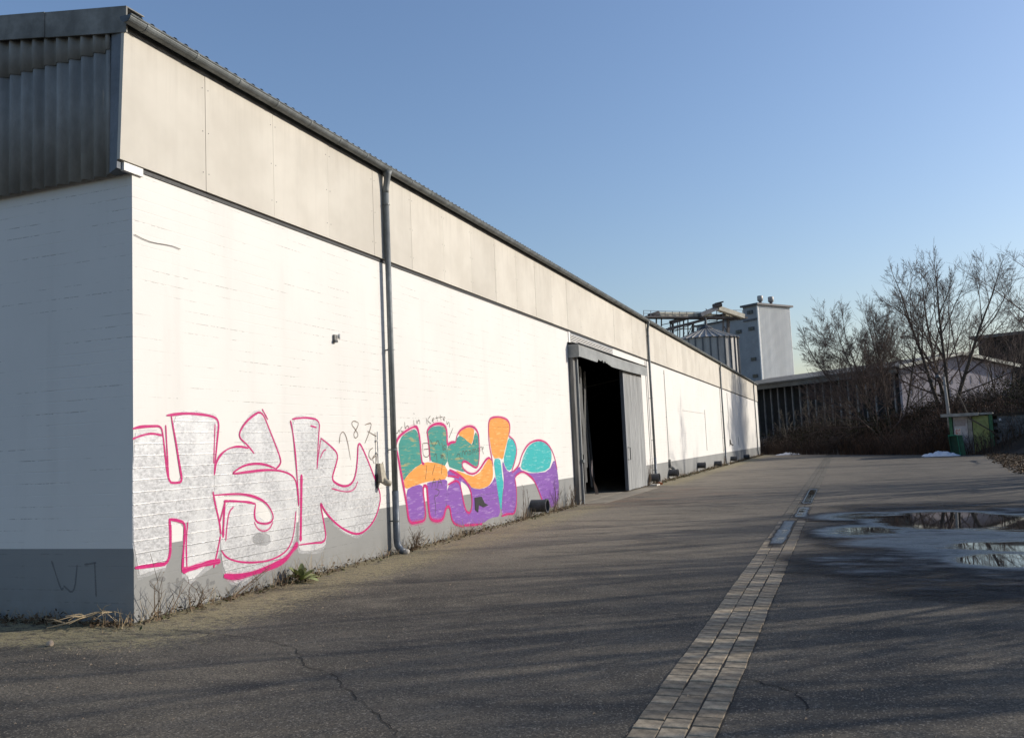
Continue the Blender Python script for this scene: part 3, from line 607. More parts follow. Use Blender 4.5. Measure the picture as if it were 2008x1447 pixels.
BROWN_WRITING = [[(3.977,1.779),(4.008,1.92),(4.107,1.959),(4.2,1.842),(4.283,1.527)],[(4.517,2.094),(4.39,2.119),(4.321,2.066),(4.459,1.974),(4.532,1.893),(4.426,1.841),(4.38,1.92),(4.486,2.0),(4.542,2.068),(4.517,2.094)],[(4.726,2.056),(4.945,2.1),(4.883,1.975),(4.71,1.771)],[(4.801,1.961),(5.071,1.879)],[(4.95,1.7),(4.838,1.661),(4.816,1.566),(4.911,1.509)],[(4.913,1.536),(5.024,1.561),(4.999,1.595),(4.923,1.522),(4.99,1.452)],[(5.083,1.615),(5.015,1.396),(5.08,1.366)],[(5.13,1.461),(5.103,1.379)],[(5.152,1.452),(5.272,1.364)],[(5.268,1.476),(5.135,1.358)]]
FADED_WRITING = [[(0.446,0.367),(0.267,0.404),(0.216,0.357),(0.317,0.295),(0.291,0.236)],[(0.498,0.331),(0.497,0.22)],[(0.632,0.358),(0.603,0.183)],[(0.742,0.332),(0.618,0.266),(0.767,0.156)],[(0.938,0.263),(0.838,0.24),(0.879,0.166),(0.994,0.176),(0.938,0.263)],[(1.114,0.275),(1.111,0.118),(1.261,0.113)],[(1.142,0.211),(1.233,0.217)]]
COLOUR_LETTERS = [('H',[('teal',[[(5.804,1.72),(5.875,1.838),(6.052,1.928),(6.367,2.0),(6.501,1.969),(6.581,1.814),(6.624,1.459),(6.642,1.401),(6.317,1.325),(6.067,1.215),(5.932,1.122),(5.845,1.402)]]),('orange',[[(5.932,1.122),(6.067,1.215),(6.362,1.328),(6.652,1.4),(6.929,1.423),(7.27,1.387),(7.69,1.308),(7.671,1.088),(7.244,1.08),(6.758,1.073),(6.296,1.032),(6.008,0.988)]]),('purple',[[(6.02,0.982),(6.296,1.028),(6.569,1.044),(6.636,1.013),(6.708,0.44),(6.387,0.449),(6.098,0.426),(6.049,0.658)]]),('purple',[[(6.823,1.003),(6.814,1.066),(7.244,1.076),(7.671,1.083),(7.643,0.946),(7.561,0.602),(7.491,0.391),(7.185,0.365),(6.945,0.429),(6.859,0.551)]]),('teal',[[(6.898,1.949),(6.977,2.024),(7.277,2.07),(7.583,2.061),(7.708,1.984),(7.709,1.695),(7.691,1.312),(7.27,1.391),(6.977,1.428),(6.957,1.662)]])]),('S',[('orange',[[(8.228,1.894),(8.339,1.998),(8.632,2.053),(8.989,2.032),(9.043,1.965),(8.895,1.703),(8.721,1.752),(8.496,1.847)]]),('teal',[[(7.72,1.706),(7.874,1.749),(8.091,1.747),(8.221,1.885),(8.496,1.843),(8.72,1.748),(8.912,1.694),(9.061,1.96),(9.221,1.893),(9.249,1.675),(9.219,1.386),(9.102,1.222),(8.855,1.302),(8.539,1.387),(8.364,1.364),(8.371,1.261),(8.517,1.163),(7.992,1.263),(7.707,1.311)]]),('orange',[[(7.99,1.241),(8.515,1.147),(8.833,1.079),(9.078,1.104),(9.336,1.189),(9.61,1.35),(9.782,1.42),(9.909,1.367),(9.948,1.116),(9.898,0.969),(9.687,0.856),(9.296,0.81),(8.81,0.85),(8.643,0.96),(8.312,1.114)]]),('purple',[[(7.696,1.252),(7.989,1.23),(8.311,1.103),(8.642,0.948),(8.808,0.839),(9.295,0.801),(9.685,0.844),(9.929,0.942),(10.076,1.048),(10.188,0.527),(10.287,0.18),(9.68,0.196),(9.287,0.124),(8.799,0.154),(8.28,0.181),(7.954,0.25),(7.792,0.364),(7.758,0.576),(7.549,0.592),(7.644,0.957),(8.084,1.068),(7.686,1.142)],[(8.258,1.026),(8.525,0.943),(8.688,0.818),(8.775,0.626),(8.739,0.443),(8.614,0.372),(8.449,0.466),(8.353,0.656),(8.276,0.911)]])]),('K',[('orange',[[(9.8,2.192),(10.042,2.258),(10.531,2.267),(10.961,2.208),(11.057,2.076),(10.916,1.837),(10.701,1.578),(10.531,1.354),(10.36,1.41),(9.98,1.395),(9.823,1.792)]]),('turquoise',[[(9.999,1.384),(10.359,1.397),(10.433,1.249),(10.479,0.915),(10.532,0.887),(10.382,0.514),(10.315,0.241),(10.194,0.577),(10.075,1.035)]]),('purple',[[(10.544,1.343),(10.685,1.137),(10.971,1.074),(11.642,1.204),(11.589,1.103),(12.064,1.024),(12.48,0.984),(13.657,0.988),(14.174,1.307),(14.345,0.997),(14.424,0.535),(14.311,0.148),(13.709,0.074),(13.162,0.175),(12.85,0.512),(12.542,0.812),(12.14,0.971),(11.743,1.056),(11.342,1.005),(11.218,0.931),(11.288,0.583),(11.255,0.32),(11.081,0.15),(10.716,0.194),(10.321,0.177),(10.396,0.513),(10.568,0.885),(10.489,1.247)]]),('turquoise',[[(10.914,1.819),(11.174,1.804),(11.392,1.701),(11.41,1.539),(11.223,1.276),(10.973,1.092),(10.702,1.163),(10.566,1.353),(10.777,1.603)]]),('turquoise',[[(11.686,1.235),(11.871,1.421),(12.23,1.636),(12.671,1.73),(13.209,1.74),(13.664,1.662),(13.927,1.494),(13.943,1.283),(13.641,1.009),(12.482,0.995),(11.988,1.073),(11.648,1.127)]])])]
COLOUR_OUTLINE = [([(5.72,1.721),(5.77,1.839),(6.011,1.948),(6.37,2.041),(6.483,2.042),(6.548,1.98),(6.604,1.813),(6.634,1.407),(6.736,1.393)],1.1),([(5.72,1.721),(5.772,1.562),(5.84,1.323),(5.928,1.062),(6.032,0.719),(6.085,0.427),(6.384,0.409),(6.73,0.417),(6.703,0.668),(6.636,1.013),(6.81,1.014),(6.813,0.868),(6.859,0.551),(6.897,0.423),(7.135,0.359),(7.437,0.364),(7.559,0.581),(7.742,0.577),(7.776,0.366),(7.898,0.233),(8.333,0.146)],1.2),([(6.885,1.96),(7.028,2.057),(7.33,2.109),(7.612,2.09),(7.735,1.995),(7.709,1.695),(7.875,1.76),(8.093,1.763)],1.2),([(6.885,1.96),(6.934,1.79),(6.977,1.428)],0.8),([(8.091,1.747),(8.189,1.906),(8.397,2.014),(8.753,2.078),(9.052,2.049),(9.226,1.941),(9.261,1.796),(9.231,1.386),(9.102,1.217),(8.795,1.304),(8.51,1.394),(8.353,1.365),(8.393,1.248),(8.661,1.145),(8.957,1.121),(9.244,1.205),(9.548,1.377),(9.75,1.433),(9.889,1.367)],0.9),([(7.775,1.249),(8.094,1.169),(8.476,1.038),(8.719,0.839),(8.787,0.625),(8.739,0.443),(8.614,0.372),(8.447,0.443),(8.351,0.633),(8.265,0.911),(8.111,1.055),(7.672,0.978)],1),([(7.686,1.142),(7.979,1.118),(8.197,1.085)],0.8),([(9.962,1.24),(9.876,1.492),(9.781,1.718),(9.784,2.042),(9.835,2.205),(10.044,2.271),(10.533,2.285),(10.962,2.221),(11.079,2.076),(10.956,1.864)],0.9),([(10.957,1.869),(11.286,1.782),(11.452,1.565),(11.306,1.327),(11.049,1.097)],0.8),([(11.044,1.058),(11.521,1.186),(11.711,1.425),(12.151,1.665),(12.675,1.759),(13.212,1.764),(13.757,1.646),(14.154,1.368),(14.345,0.997)],1),([(11.218,0.931),(11.342,1.005),(11.744,1.064),(12.14,0.971),(12.542,0.812),(12.85,0.512),(13.125,0.235)],1),([(11.218,0.931),(11.302,0.688),(11.255,0.32),(11.081,0.15),(10.716,0.194),(10.321,0.177)],1),([(8.336,0.175),(8.797,0.135),(9.254,0.115)],1)]
THIN_WRITING = [[(5.719,2.007),(5.714,1.938),(5.775,1.918),(5.844,1.997),(5.86,1.928)],[(5.953,2.038),(5.886,1.998),(5.925,1.948),(5.991,1.968)],[(6.044,2.119),(6.057,1.988),(6.104,2.049),(6.171,2.06),(6.189,1.999)],[(6.378,2.155),(6.393,2.052)],[(6.391,2.273),(6.408,2.258)],[(6.492,2.156),(6.509,2.073),(6.537,2.146),(6.607,2.158),(6.611,2.085)],[(6.87,2.204),(6.908,2.077)],[(7.042,2.239),(6.9,2.151),(7.056,2.1)],[(7.099,2.15),(7.21,2.177),(7.163,2.209),(7.099,2.154),(7.181,2.119)],[(7.291,2.244),(7.333,2.147)],[(7.247,2.195),(7.38,2.217)],[(7.446,2.269),(7.488,2.16)],[(7.39,2.213),(7.556,2.231)],[(7.567,2.183),(7.674,2.207),(7.625,2.239),(7.558,2.194),(7.644,2.157)],[(7.723,2.163),(7.742,2.074),(7.801,2.141),(7.853,2.12),(7.845,2.03)],[(8.007,2.031),(7.801,1.839)],[(6.693,1.75),(6.979,1.758),(6.96,1.513),(6.698,1.509),(6.693,1.75)],[(6.732,1.645),(6.947,1.652)],[(7.008,1.811),(7.143,1.659),(7.307,1.83),(7.398,1.699)],[(7.48,1.764),(7.518,1.61),(7.598,1.63)],[(7.646,1.7),(7.553,1.708),(7.547,1.642),(7.642,1.652),(7.657,1.585)],[(7.131,1.509),(7.236,1.582),(7.248,1.42)],[(7.383,1.525),(7.512,1.533),(7.481,1.479),(7.379,1.481),(7.538,1.543),(7.553,1.411)],[(6.828,1.369),(6.761,1.121)],[(7.17,1.38),(7.031,1.193)],[(7.474,1.392),(7.404,1.177)],[(6.988,0.962),(7.127,1.167),(7.146,0.974)],[(7.02,1.055),(7.193,1.057)],[(7.233,0.948),(7.326,1.158),(7.437,0.958)],[(7.266,1.043),(7.419,1.046)],[(7.133,0.932),(7.33,0.899),(7.221,0.799),(7.075,0.83),(7.133,0.635),(7.095,0.469)],[(8.123,1.485),(8.172,1.541),(8.293,1.515),(8.243,1.459),(8.343,1.445)],[(8.374,1.467),(8.384,1.571),(8.472,1.592),(8.519,1.487),(8.528,1.58),(8.617,1.59),(8.666,1.495)],[(8.734,1.588),(8.698,1.518),(8.785,1.504),(8.822,1.574),(8.734,1.588)],[(8.876,1.514),(8.886,1.608),(8.947,1.619),(8.974,1.524),(8.982,1.607),(9.057,1.618),(9.091,1.533)],[(9.163,1.628),(9.138,1.568),(9.219,1.567),(9.231,1.627),(9.163,1.628)],[(9.281,1.566),(9.29,1.65),(9.373,1.661),(9.39,1.576)],[(9.392,1.6),(9.478,1.623),(9.45,1.66),(9.381,1.612),(9.465,1.501)],[(8.965,1.798),(8.956,1.703)],[(9.101,1.809),(9.112,1.737)]]

XW = .0025
def smooth(P, k=2, closed=False):
    for _ in range(k):
        Q = []
        n = len(P)
        if not closed: Q.append(P[0])
        for i in range(n if closed else n-1):
            a, b = P[i], P[(i+1) % n]; Q += [(a[0]*.75+b[0]*.25, a[1]*.75+b[1]*.25), (a[0]*.25+b[0]*.75, a[1]*.25+b[1]*.75)]
        if not closed: Q.append(P[-1])
        P = Q
    return P
def coat(name, loops, mat, x, parent, jit=.0):
    L = [[V((p[0]+rnd.uniform(-jit, jit), p[1]+rnd.uniform(-jit, jit), 0)) for p in smooth(l, 1, True)] for l in loops]
    tri = tessellate_polygon(L); flat = [p for l in L for p in l]
    m = MB(); m.v = [(x, p.x, p.y) for p in flat]
    for t in tri:
        a, b, c = (flat[i] for i in t)
        m.f.append(tuple(t) if (b-a).cross(c-a).z > 0 else tuple(t)[::-1])
    return m.build(name, mat, parent)
def stroke(m, P, wd, x, seed=0):
    P = smooth(P, 2); r = random.Random(seed); n = len(P); k = len(m.v)
    for i, p in enumerate(P):
        a = P[max(0, i-1)]; b = P[min(n-1, i+1)]; dx, dy = b[0]-a[0], b[1]-a[1]; L = math.hypot(dx, dy) or 1
        t = i/max(1, n-1); h = wd*(.75+.45*noise.noise(V((t*5+seed*3.1, seed, 0))))*(.45+.55*min(1, min(t, 1-t)*10))
        m.v += [(x, p[0]-dy/L*h, p[1]+dx/L*h), (x, p[0]+dy/L*h, p[1]-dx/L*h)]
        if i: q = k+2*i; m.f.append((q-2, q-1, q+1, q))
def lifted(m, x0, dx=.00002):
    return m
gl = []
for i, (ch, loops) in enumerate(SILVER_LETTERS):
    mist = coat('overspray', [[(p[0]+(p[0]-sum(q[0] for q in loops[0])/len(loops[0]))*.025, p[1]+(p[1]-.9)*.03-.03*(p[1] < .6)) for p in loops[0]]], M['silver_mist'], XW*.6+i*.0004, wh, .02)
    gl.append(coat('graffiti_letter', loops, M['silver'], XW+.001+i*.0003, wh, .006))
o = MB(); mi = MB()
for i, (P, wd) in enumerate(SILVER_OUTLINE):
    stroke(o, P, .0172*min(wd, 2.6), XW+.0026+i*.00004, i); stroke(mi, P, .027*max(.8, wd*.8), XW+.0019+i*.00002, i+50)
mi.build('outline_mist', M['pink_mist'], wh); o.build('graffiti_outline', M['pink'], wh)
for ch, parts in COLOUR_LETTERS:
    first = None
    for j, (cn, loops) in enumerate(parts):
        p = coat('graffiti_letter' if first is None else 'colour_patch', loops, M[cn], XW+.001+.0002*j, first or wh, .006); first = first or p
o = MB(); mi = MB()
for i, (P, wd) in enumerate(COLOUR_OUTLINE):
    stroke(o, P, .027*wd, XW+.0028+i*.00005, i+7); stroke(mi, P, .055*wd, XW+.0021+i*.00002, i+80)
mi.build('outline_mist', M['pink_mist'], wh); o.build('graffiti_outline', M['pink'], wh)
for nm, data, wd, mat, dxx in (('graffiti_writing', BROWN_WRITING, .009, 'brown_ink', .0042), ('graffiti_writing', THIN_WRITING, .0095, 'black_ink', .0042), ('faded_writing', FADED_WRITING, .028, 'ghost', .0012)):
    o = MB()
    for i, P in enumerate(data): stroke(o, P, wd, XW+dxx+i*.00002, i)
    tag(o.build(nm, M[mat], wh), kind='stuff')
o = MB()                                                        # the dark letters on the gable plinth face -Y
for i, P in enumerate([[(-1.12, .62), (-.98, .3), (-.95, .34)], [(-.95, .36), (-.80, .26), (-.76, .58)], [(-.66, .58), (-.5, .6)], [(-.52, .6), (-.5, .25)]]): stroke(o, P, .013, 0, i)
o.v = [(y, -.0025, z) for (x, y, z) in o.v]; o.build('faded_writing', M['ghost_dark'], wh)

# ================================================================== WALL FOOT: weeds, litter, small things
def leafquads(m, P, n, spread, size, r, up=.6):
    for _ in range(n):
        c = P + V((r.gauss(0, 1)*spread[0], r.gauss(0, 1)*spread[1], abs(r.gauss(0, 1))*spread[2])); s = size*r.uniform(.5, 1.4)
        a = V((r.uniform(-1,1), r.uniform(-1,1), r.uniform(-up, up))).normalized()*s; b = V((r.uniform(-1,1), r.uniform(-1,1), r.uniform(-up, up))).normalized()*s*.6
        c.z = max(.006, c.z); m.quad(c-a, c-b, c+a, c+b)
lt = MB(); st = MB(); mo = MB(); r = random.Random(5)
y = -.35
while y < WL:
    if 15.9 < y < 24.6: y = 24.6; continue
    near = 1 if y < 16 else .5
    dens = .35 + .9*max(0, noise.noise(V((y*.55, 2, 0)))+.3)
    leafquads(lt, V((.13, y, 0)), int(16*dens), (.09, .09, .03+.035*dens), .024 if near == 1 else .04, r)
    leafquads(mo, V((.16, y, 0)), int(6*dens), (.10, .08, .03), .02 if near == 1 else .04, r)
    for _ in range(int(5*dens)):
        p = V((.04+abs(r.gauss(0, .10)), y+r.gauss(0, .08), .0)); h = r.uniform(.04, .22)*(.5+dens); q = p+V((r.uniform(-.4,.5)*h, r.uniform(-.8,.8)*h, h)); q.x = max(.015, q.x); md_ = p.lerp(q, .5)+V((0, r.uniform(-.02,.02), .02))
        st.tube([p, md_, q], [.003, .0025, .0015], 3, False)
    y += .09 if y < 16 else .18
for _ in range(240):                                            # shaded litter under the gable
    leafquads(lt, V((r.uniform(-3.0, .1), -.10-abs(r.gauss(0, .09)), 0)), 3, (.05, .05, .04), .026, r)
    if r.random() < .5:
        p = V((r.uniform(-3, 0), -.06-abs(r.gauss(0, .08)), 0)); st.tube([p, p+V((r.uniform(-.1,.1), r.uniform(-.1,.05), r.uniform(.05,.16)))], [.003, .0015], 3, False)
tag(lt.build('leaf_litter', M['litter']), 'brown dead leaves and grit gathered along the foot of the white wall', 'leaf litter', kind='stuff')
tag(mo.build('moss_growth', M['moss']), 'small green moss and weeds along the wall foot', 'weeds', kind='stuff')
tag(st.build('dry_grass', M['straw']), 'thin dry grass stalks along the wall foot', 'dry grass', kind='stuff')
def bramble_plant(loc, label, n, h, seed, lean=0.0, mat='twig', spread=.25):
    r = random.Random(seed); t = thing('dry_weed', label, 'weed', loc, 'dry weeds against the warehouse wall'); L = V(loc)
    m = MB(); br = MB()
    for i in range(n):
        a = r.uniform(-1, 1); top = L + V((r.uniform(-.02, .28)*spread*2, (a+lean)*h*.8*spread*3, h*r.uniform(.4, 1))); top.x = max(.02, top.x)
        base = L + V((r.uniform(-.03, .05), r.uniform(-.12, .12), 0)); mid = base.lerp(top, .55) + V((r.uniform(0, .05), r.uniform(-.05, .05), r.uniform(0, .08)*h))
        m.tube([base, mid, top], [.0055, .004, .002], 4, False)
        for k in range(r.randint(1, 4)):
            s = r.uniform(.35, .98); p = base.lerp(mid, s/.55) if s < .55 else mid.lerp(top, (s-.55)/.45); q = p + V((r.uniform(-.06, .1), r.uniform(-.13, .13), r.uniform(.0, .12))); q.x = max(.015, q.x)
            br.tube([p, q], [.003, .0015], 3, False)
            if r.random() < .5: leafquads(br, q, 1, (.004, .004, .004), .010, r)
    m.build('stalk', M[mat], t); br.build('side_twigs', M[mat], t)
bramble_plant((.10, .22, 0), 'tallest dry bare weed, leaning beside the near wall corner', 7, .70, 3, .5, spread=.3)
bramble_plant((.12, .75, 0), 'low tangle of arching dry weed right of the tall one at the corner', 9, .34, 4)
bramble_plant((.12, 1.45, 0), 'single long thin stalk leaning right below the pink underline', 3, .42, 6, .9, spread=.3)
bramble_plant((.14, 5.95, 0), 'fine bushy dry weed just right of the nearest downpipe', 22, .42, 8, spread=.25)
bramble_plant((.12, 11.4, 0), 'thin upright dry stalks left of the nearest vent pipe', 6, .75, 9)
bramble_plant((.12, 13.6, 0), 'tall dry weed in front of the last purple letter', 12, .85, 10, .2, spread=.25)
bramble_plant((.12, 15.0, 0), 'bushy dry weed beside the gate post', 22, .60, 12, spread=.25)
bramble_plant((.12, 24.9, 0), 'bare upright weed between the sliding door and the second downpipe', 12, 1.0, 13, spread=.2)
bramble_plant((.14, 46.6, 0), 'reddish dry weed left of the third downpipe', 16, .6, 14, spread=.3)
# mullein rosette
mu = thing('mullein_plant', 'green leafy rosette plant at the wall foot under the pink S', 'plant', (.22, 2.62, 0))
r = random.Random(21)
for i in range(22):
    a = 2*PI*i/22*2.4 + r.uniform(-.2, .2); up = .35+.95*(i/22); L = r.uniform(.19, .28)*(1.2-.35*i/22); d = V((math.cos(a), math.sin(a), 0)); W_ = L*.2; m = MB(); N = 6
    for j in range(N+1):
        t = j/N; c = V((.22, 2.62, .02)) + d*(L*t*math.cos(up*.9)) + V((0,0, L*t*math.sin(up) - .35*L*t*t*(1.2-up*.8))); ww = W_*math.sin(PI*min(.97, t*.86+.1))**.8; sd = V((-d.y, d.x, 0))
        c.z = max(.012, c.z); c.x = max(.02, c.x)
        m.v += [tuple(c+sd*ww+V((0,0,.25*ww))), tuple(c), tuple(c-sd*ww+V((0,0,.25*ww)))]
        if j: k = 3*j; m.f += [(k-3, k-2, k+1, k), (k-2, k-1, k+2, k+1)]
    for k in range(len(m.v)): x_, y_, z_ = m.v[k]; m.v[k] = (max(.01, x_), y_, max(.008, z_))
    m.build('leaf', M['leaf'], mu, True)
gr_ = MB(); r = random.Random(77)
for _ in range(5200):
    x, y = r.uniform(.1, 12), -3+21*r.random()**1.5
    if r.random() < .5: x = .15+abs(r.gauss(0, .7))
    if -3.2 < x < 0 or (15.8 < y < 22 and x < .8): continue
    q = r.uniform(.0025, .0065)*(1 if r.random() < .93 else 2.2); p = V((x, y, .002 if not 5.6 < x < 6.2 else .012)); a = [p+V((r.uniform(-q,q), r.uniform(-q,q), 0)) for _ in range(3)]; a = [p+V((q*math.cos(u), q*math.sin(u), 0)) for u in (r.uniform(0,1), 2.1, 4.2)]
    gr_.add(a+[p+V((0,0,q*1.1))], [(0,1,3),(1,2,3),(2,0,3)])
tag(gr_.build('loose_grit', M['stone']), 'loose pale grit scattered over the asphalt', 'grit', kind='stuff')
# fallen dry branch, stone, brick
fb = thing('fallen_branch', 'pale dry branch with twigs lying on the ground by the shaded gable', 'branch', (-.42, -.50, 0)); r = random.Random(8)
m = MB(); B0 = [V((-.62,-.50,.03)), V((-.48,-.40,.06)), V((-.36,-.26,.10)), V((-.26,-.16,.14)), V((-.18,-.10,.12))]; m.tube(B0, [.006,.009,.011,.010,.006], 6); m.build('limb', M['straw'], fb)
m = MB()
for i in range(20):
    p = B0[r.randint(1, 4)]; q = p+V((r.uniform(-.22,.22), r.uniform(-.3,.05), r.uniform(-.03,.08))); q.z = max(.01, q.z); mid = p.lerp(q, .5)+V((r.uniform(-.03,.03), r.uniform(-.03,.03), .02)); m.tube([p, mid, q], [.005,.004,.002], 4, False)
m.build('side_twigs', M['straw'], fb)
def pebble(name, label, cat, loc, s, mat, seed):
    bm = bmesh.new(); bmesh.ops.create_icosphere(bm, subdivisions=2, radius=1)
    for v in bm.verts: v.co = V((v.co.x*s[0], v.co.y*s[1], v.co.z*s[2]))*(1+.35*noise.noise(v.co*1.3+V((seed,0,0))))
    me = bpy.data.meshes.new(name); bm.to_mesh(me); bm.free(); me.materials.append(mat); o = bpy.data.objects.new(name, me); COL.objects.link(o); o.location = loc; return tag(o, label, cat)
pebble('stone', 'small pale stone on the ground left of the fallen branch', 'stone', (.03, -1.04, .02), (.035, .03, .03), M['stone'], 3)
def brick_at(loc, rz, label):
    bm = bmesh.new(); bmesh.ops.create_cube(bm, size=1)
    for v in bm.verts: v.co = V((v.co.x*.12, v.co.y*.25, v.co.z*.08))
    bmesh.ops.bevel(bm, geom=bm.edges[:], offset=.006, segments=1); me = bpy.data.meshes.new('brick'); bm.to_mesh(me); bm.free(); me.materials.append(M['brick']); o = bpy.data.objects.new('brick', me); COL.objects.link(o); o.location = loc; o.rotation_euler = (0, 0, rz); tag(o, label, 'brick', None)
brick_at((.38, 25.7, .04), .5, 'orange brick lying on the ground under the second downpipe')
MB().box((.15, 24.75, 0), (.45, 25.3, .05)).build('kerb_stone', M['mortar']); tag(bpy.data.objects['kerb_stone'], 'pale concrete slab on the ground between sliding door and orange brick', 'slab')

# ================================================================== FAR BUILDINGS
E1 = V((math.sin(math.radians(46)), math.cos(math.radians(46)), 0)); E2 = V((-E1.y, E1.x, 0)); Z = V((0,0,1))
# --- long dark hall with pale gable
hc = at(1765, 722, 95); he = hc.z; hc = V((hc.x, hc.y, 0))
hl = max(30, reach(hc+V((0,0,he)), E2, 1470)); hwid = reach(hc+V((0,0,he)), E1, 1985); half = hwid/2
hall = thing('storage_hall', 'long low hall with dark open side of posts and pale mauve gable end', 'hall', tuple(hc))
rise = (at(1893, 697, 95+half*E1.dot(FWD)).z - he)
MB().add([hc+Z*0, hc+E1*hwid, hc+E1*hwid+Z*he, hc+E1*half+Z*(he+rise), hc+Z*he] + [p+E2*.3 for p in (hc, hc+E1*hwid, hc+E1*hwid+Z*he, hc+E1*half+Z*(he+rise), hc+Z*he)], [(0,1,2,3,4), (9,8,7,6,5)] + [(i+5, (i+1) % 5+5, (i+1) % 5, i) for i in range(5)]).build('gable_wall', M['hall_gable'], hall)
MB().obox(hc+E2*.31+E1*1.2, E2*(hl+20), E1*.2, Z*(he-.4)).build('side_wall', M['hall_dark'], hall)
ro = hc - E2*.6 - E1*.8 + Z*(he+.05); sl1 = E1*(half+.8) + Z*(rise+.15)
MB().obox(ro, E2*(hl+22), sl1, Z*.18).build('roof', M['hall_roof'], hall)
ro2 = ro + sl1; MB().obox(ro2, E2*(hl+22), E1*(half+.8) - Z*(rise+.15), Z*.18).build('roof', M['hall_roof'], hall)
MB().obox(hc + E2*.0 - E1*.6 + Z*(he-.55), E2*(hl+20), E1*.12, Z*.6).build('eaves_fascia', M['hall_roof'], hall)
MB().obox(ro - E2*.08 - Z*.12, sl1, E2*.06, Z*.36).build('barge_board', M['barge'], hall); MB().obox(ro2 - E2*.08 - Z*.12, E1*(half+.8) - Z*(rise+.15), E2*.06, Z*.36).build('barge_board', M['barge'], hall)
MB().obox(hc+E1*(hwid-.25)-E2*.03, E1*.3, -E2*.15, Z*(he-.1)).build('corner_pier', M['hall_dark'], hall)
pp = None
for i in range(34):
    p = hc + E2*(1.0+1.35*i) + E1*.05
    if i == 0: pp = MB().obox(p, E2*.16, E1*.16, Z*(he-.3)).build('post', M['hall_post'], hall)
    else: inst(pp, 'post', hall, E2*(1.35*i))
m = MB()
for i in range(1, 12):
    for j in range(3): m.obox(hc - E2*.02 + E1*(hwid*i/12 + (.0 if j % 2 else .4)) + Z*(he*.45+j*he*.17), E1*.05, -E2*.03, Z*.9)
tag(m.build('wall_joints', M['hall_post'], hall), kind='stuff')
# --- mill tower
D = 128
E1 = V((math.sin(math.radians(35)), math.cos(math.radians(35)), 0)); E2 = V((-E1.y, E1.x, 0))
K = at(1484, 598, D); zt = K.z; K = V((K.x, K.y, 0)); KT = K+V((0,0,zt)); wr = reach(KT, E1, 1548); wl = reach(KT, E2, 1456); wl2 = reach(K+V((0,0,zt*.82)), E2, 1367)
zl = at(1456, 624, D + wl*E2.dot(FWD)).z
E1h, E2h = E1, E2
tw = thing('mill_tower', 'tall pale grey mill tower with ribbed metal front and two roof vents', 'tower', tuple(K))
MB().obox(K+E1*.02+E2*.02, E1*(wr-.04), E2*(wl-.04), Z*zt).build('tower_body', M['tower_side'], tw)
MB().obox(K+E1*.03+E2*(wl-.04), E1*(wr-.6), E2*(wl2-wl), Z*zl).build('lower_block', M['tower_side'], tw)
m = MB(); n = 30
for i in range(n):
    a = wr*i/n; m.add([K+E1*a-E2*.02, K+E1*(a+wr/n*.3)-E2*.09, K+E1*(a+wr/n*.6)-E2*.09, K+E1*(a+wr/n*.9)-E2*.02, K+E1*(a+wr/n)-E2*.02] + [p+Z*(zt-.05) for p in (K+E1*a-E2*.02, K+E1*(a+wr/n*.3)-E2*.09, K+E1*(a+wr/n*.6)-E2*.09, K+E1*(a+wr/n*.9)-E2*.02, K+E1*(a+wr/n)-E2*.02)], [(j, j+1, j+6, j+5) for j in range(4)])
m.build('ribbed_front', M['tower'], tw)
MB().obox(K-E1*.05-E2*.14, E1*.22, E2*.2, Z*(zt-.04)).build('corner_trim', M['tower'], tw)
MB().obox(K-E1*.35-E2*.4+Z*zt, E1*(wr+.75), E2*(wl+.6), Z*.28).build('tower_roof', M['tower_trim'], tw)
MB().obox(K-E1*.25+E2*(wl+.25)+Z*zl, E1*(wr-.3), E2*(wl2-wl+.3), Z*.22).build('block_roof', M['tower_trim'], tw)
MB().obox(K-E1*.04+E2*.05+Z*(zl-.6), -E1*.1, E2*(wl-.1), Z*.25).build('ledge', M['tower_trim'], tw)
def twin(px, py, wpx, hpx):
    t = reach(K+Z*(1.6+(858-py)/FOC*D), E2, px); z = at(px, py, D+t*E2.dot(FWD)).z; wd = wpx/FOC*D/.75; hh = hpx/FOC*D; P = K+E2*(t-wd/2)+Z*(z-hh/2)
    f = MB().obox(P-E1*.05-E2*.08-Z*.08, -E1*.05, E2*(wd+.16), Z*(hh+.16)).build('window', M['tower_trim'], tw)
    for k in (0, 1): MB().obox(P-E1*.11+E2*(k*(wd/2+.02)), -E1*.03, E2*(wd/2-.04), Z*hh).build('pane', M['glass'], f)
for a in ((1470.8, 612.5, 9, 5), (1473.6, 645, 9, 5), (1449, 651, 9, 5), (1478, 705, 8, 4.5), (1481.5, 738, 8, 4.5), (1424, 655, 8, 5)): twin(*a)
for px in (1500, 1521):
    t = reach(KT, E1, px); P = K+E1*t+E2*(wl*.3)+Z*(zt+.27); m = MB(); m.tube([P, P+Z*.5], .22, 12); v = m.build('roof_vent', M['tower_trim'], tw); m = MB(); m.tube([P+Z*.5, P+Z*.62, P+Z*1.25, P+Z*1.32], [.3, .42, .42, .36], 14); m.build('vent_cowl', M['silo'], v, True)
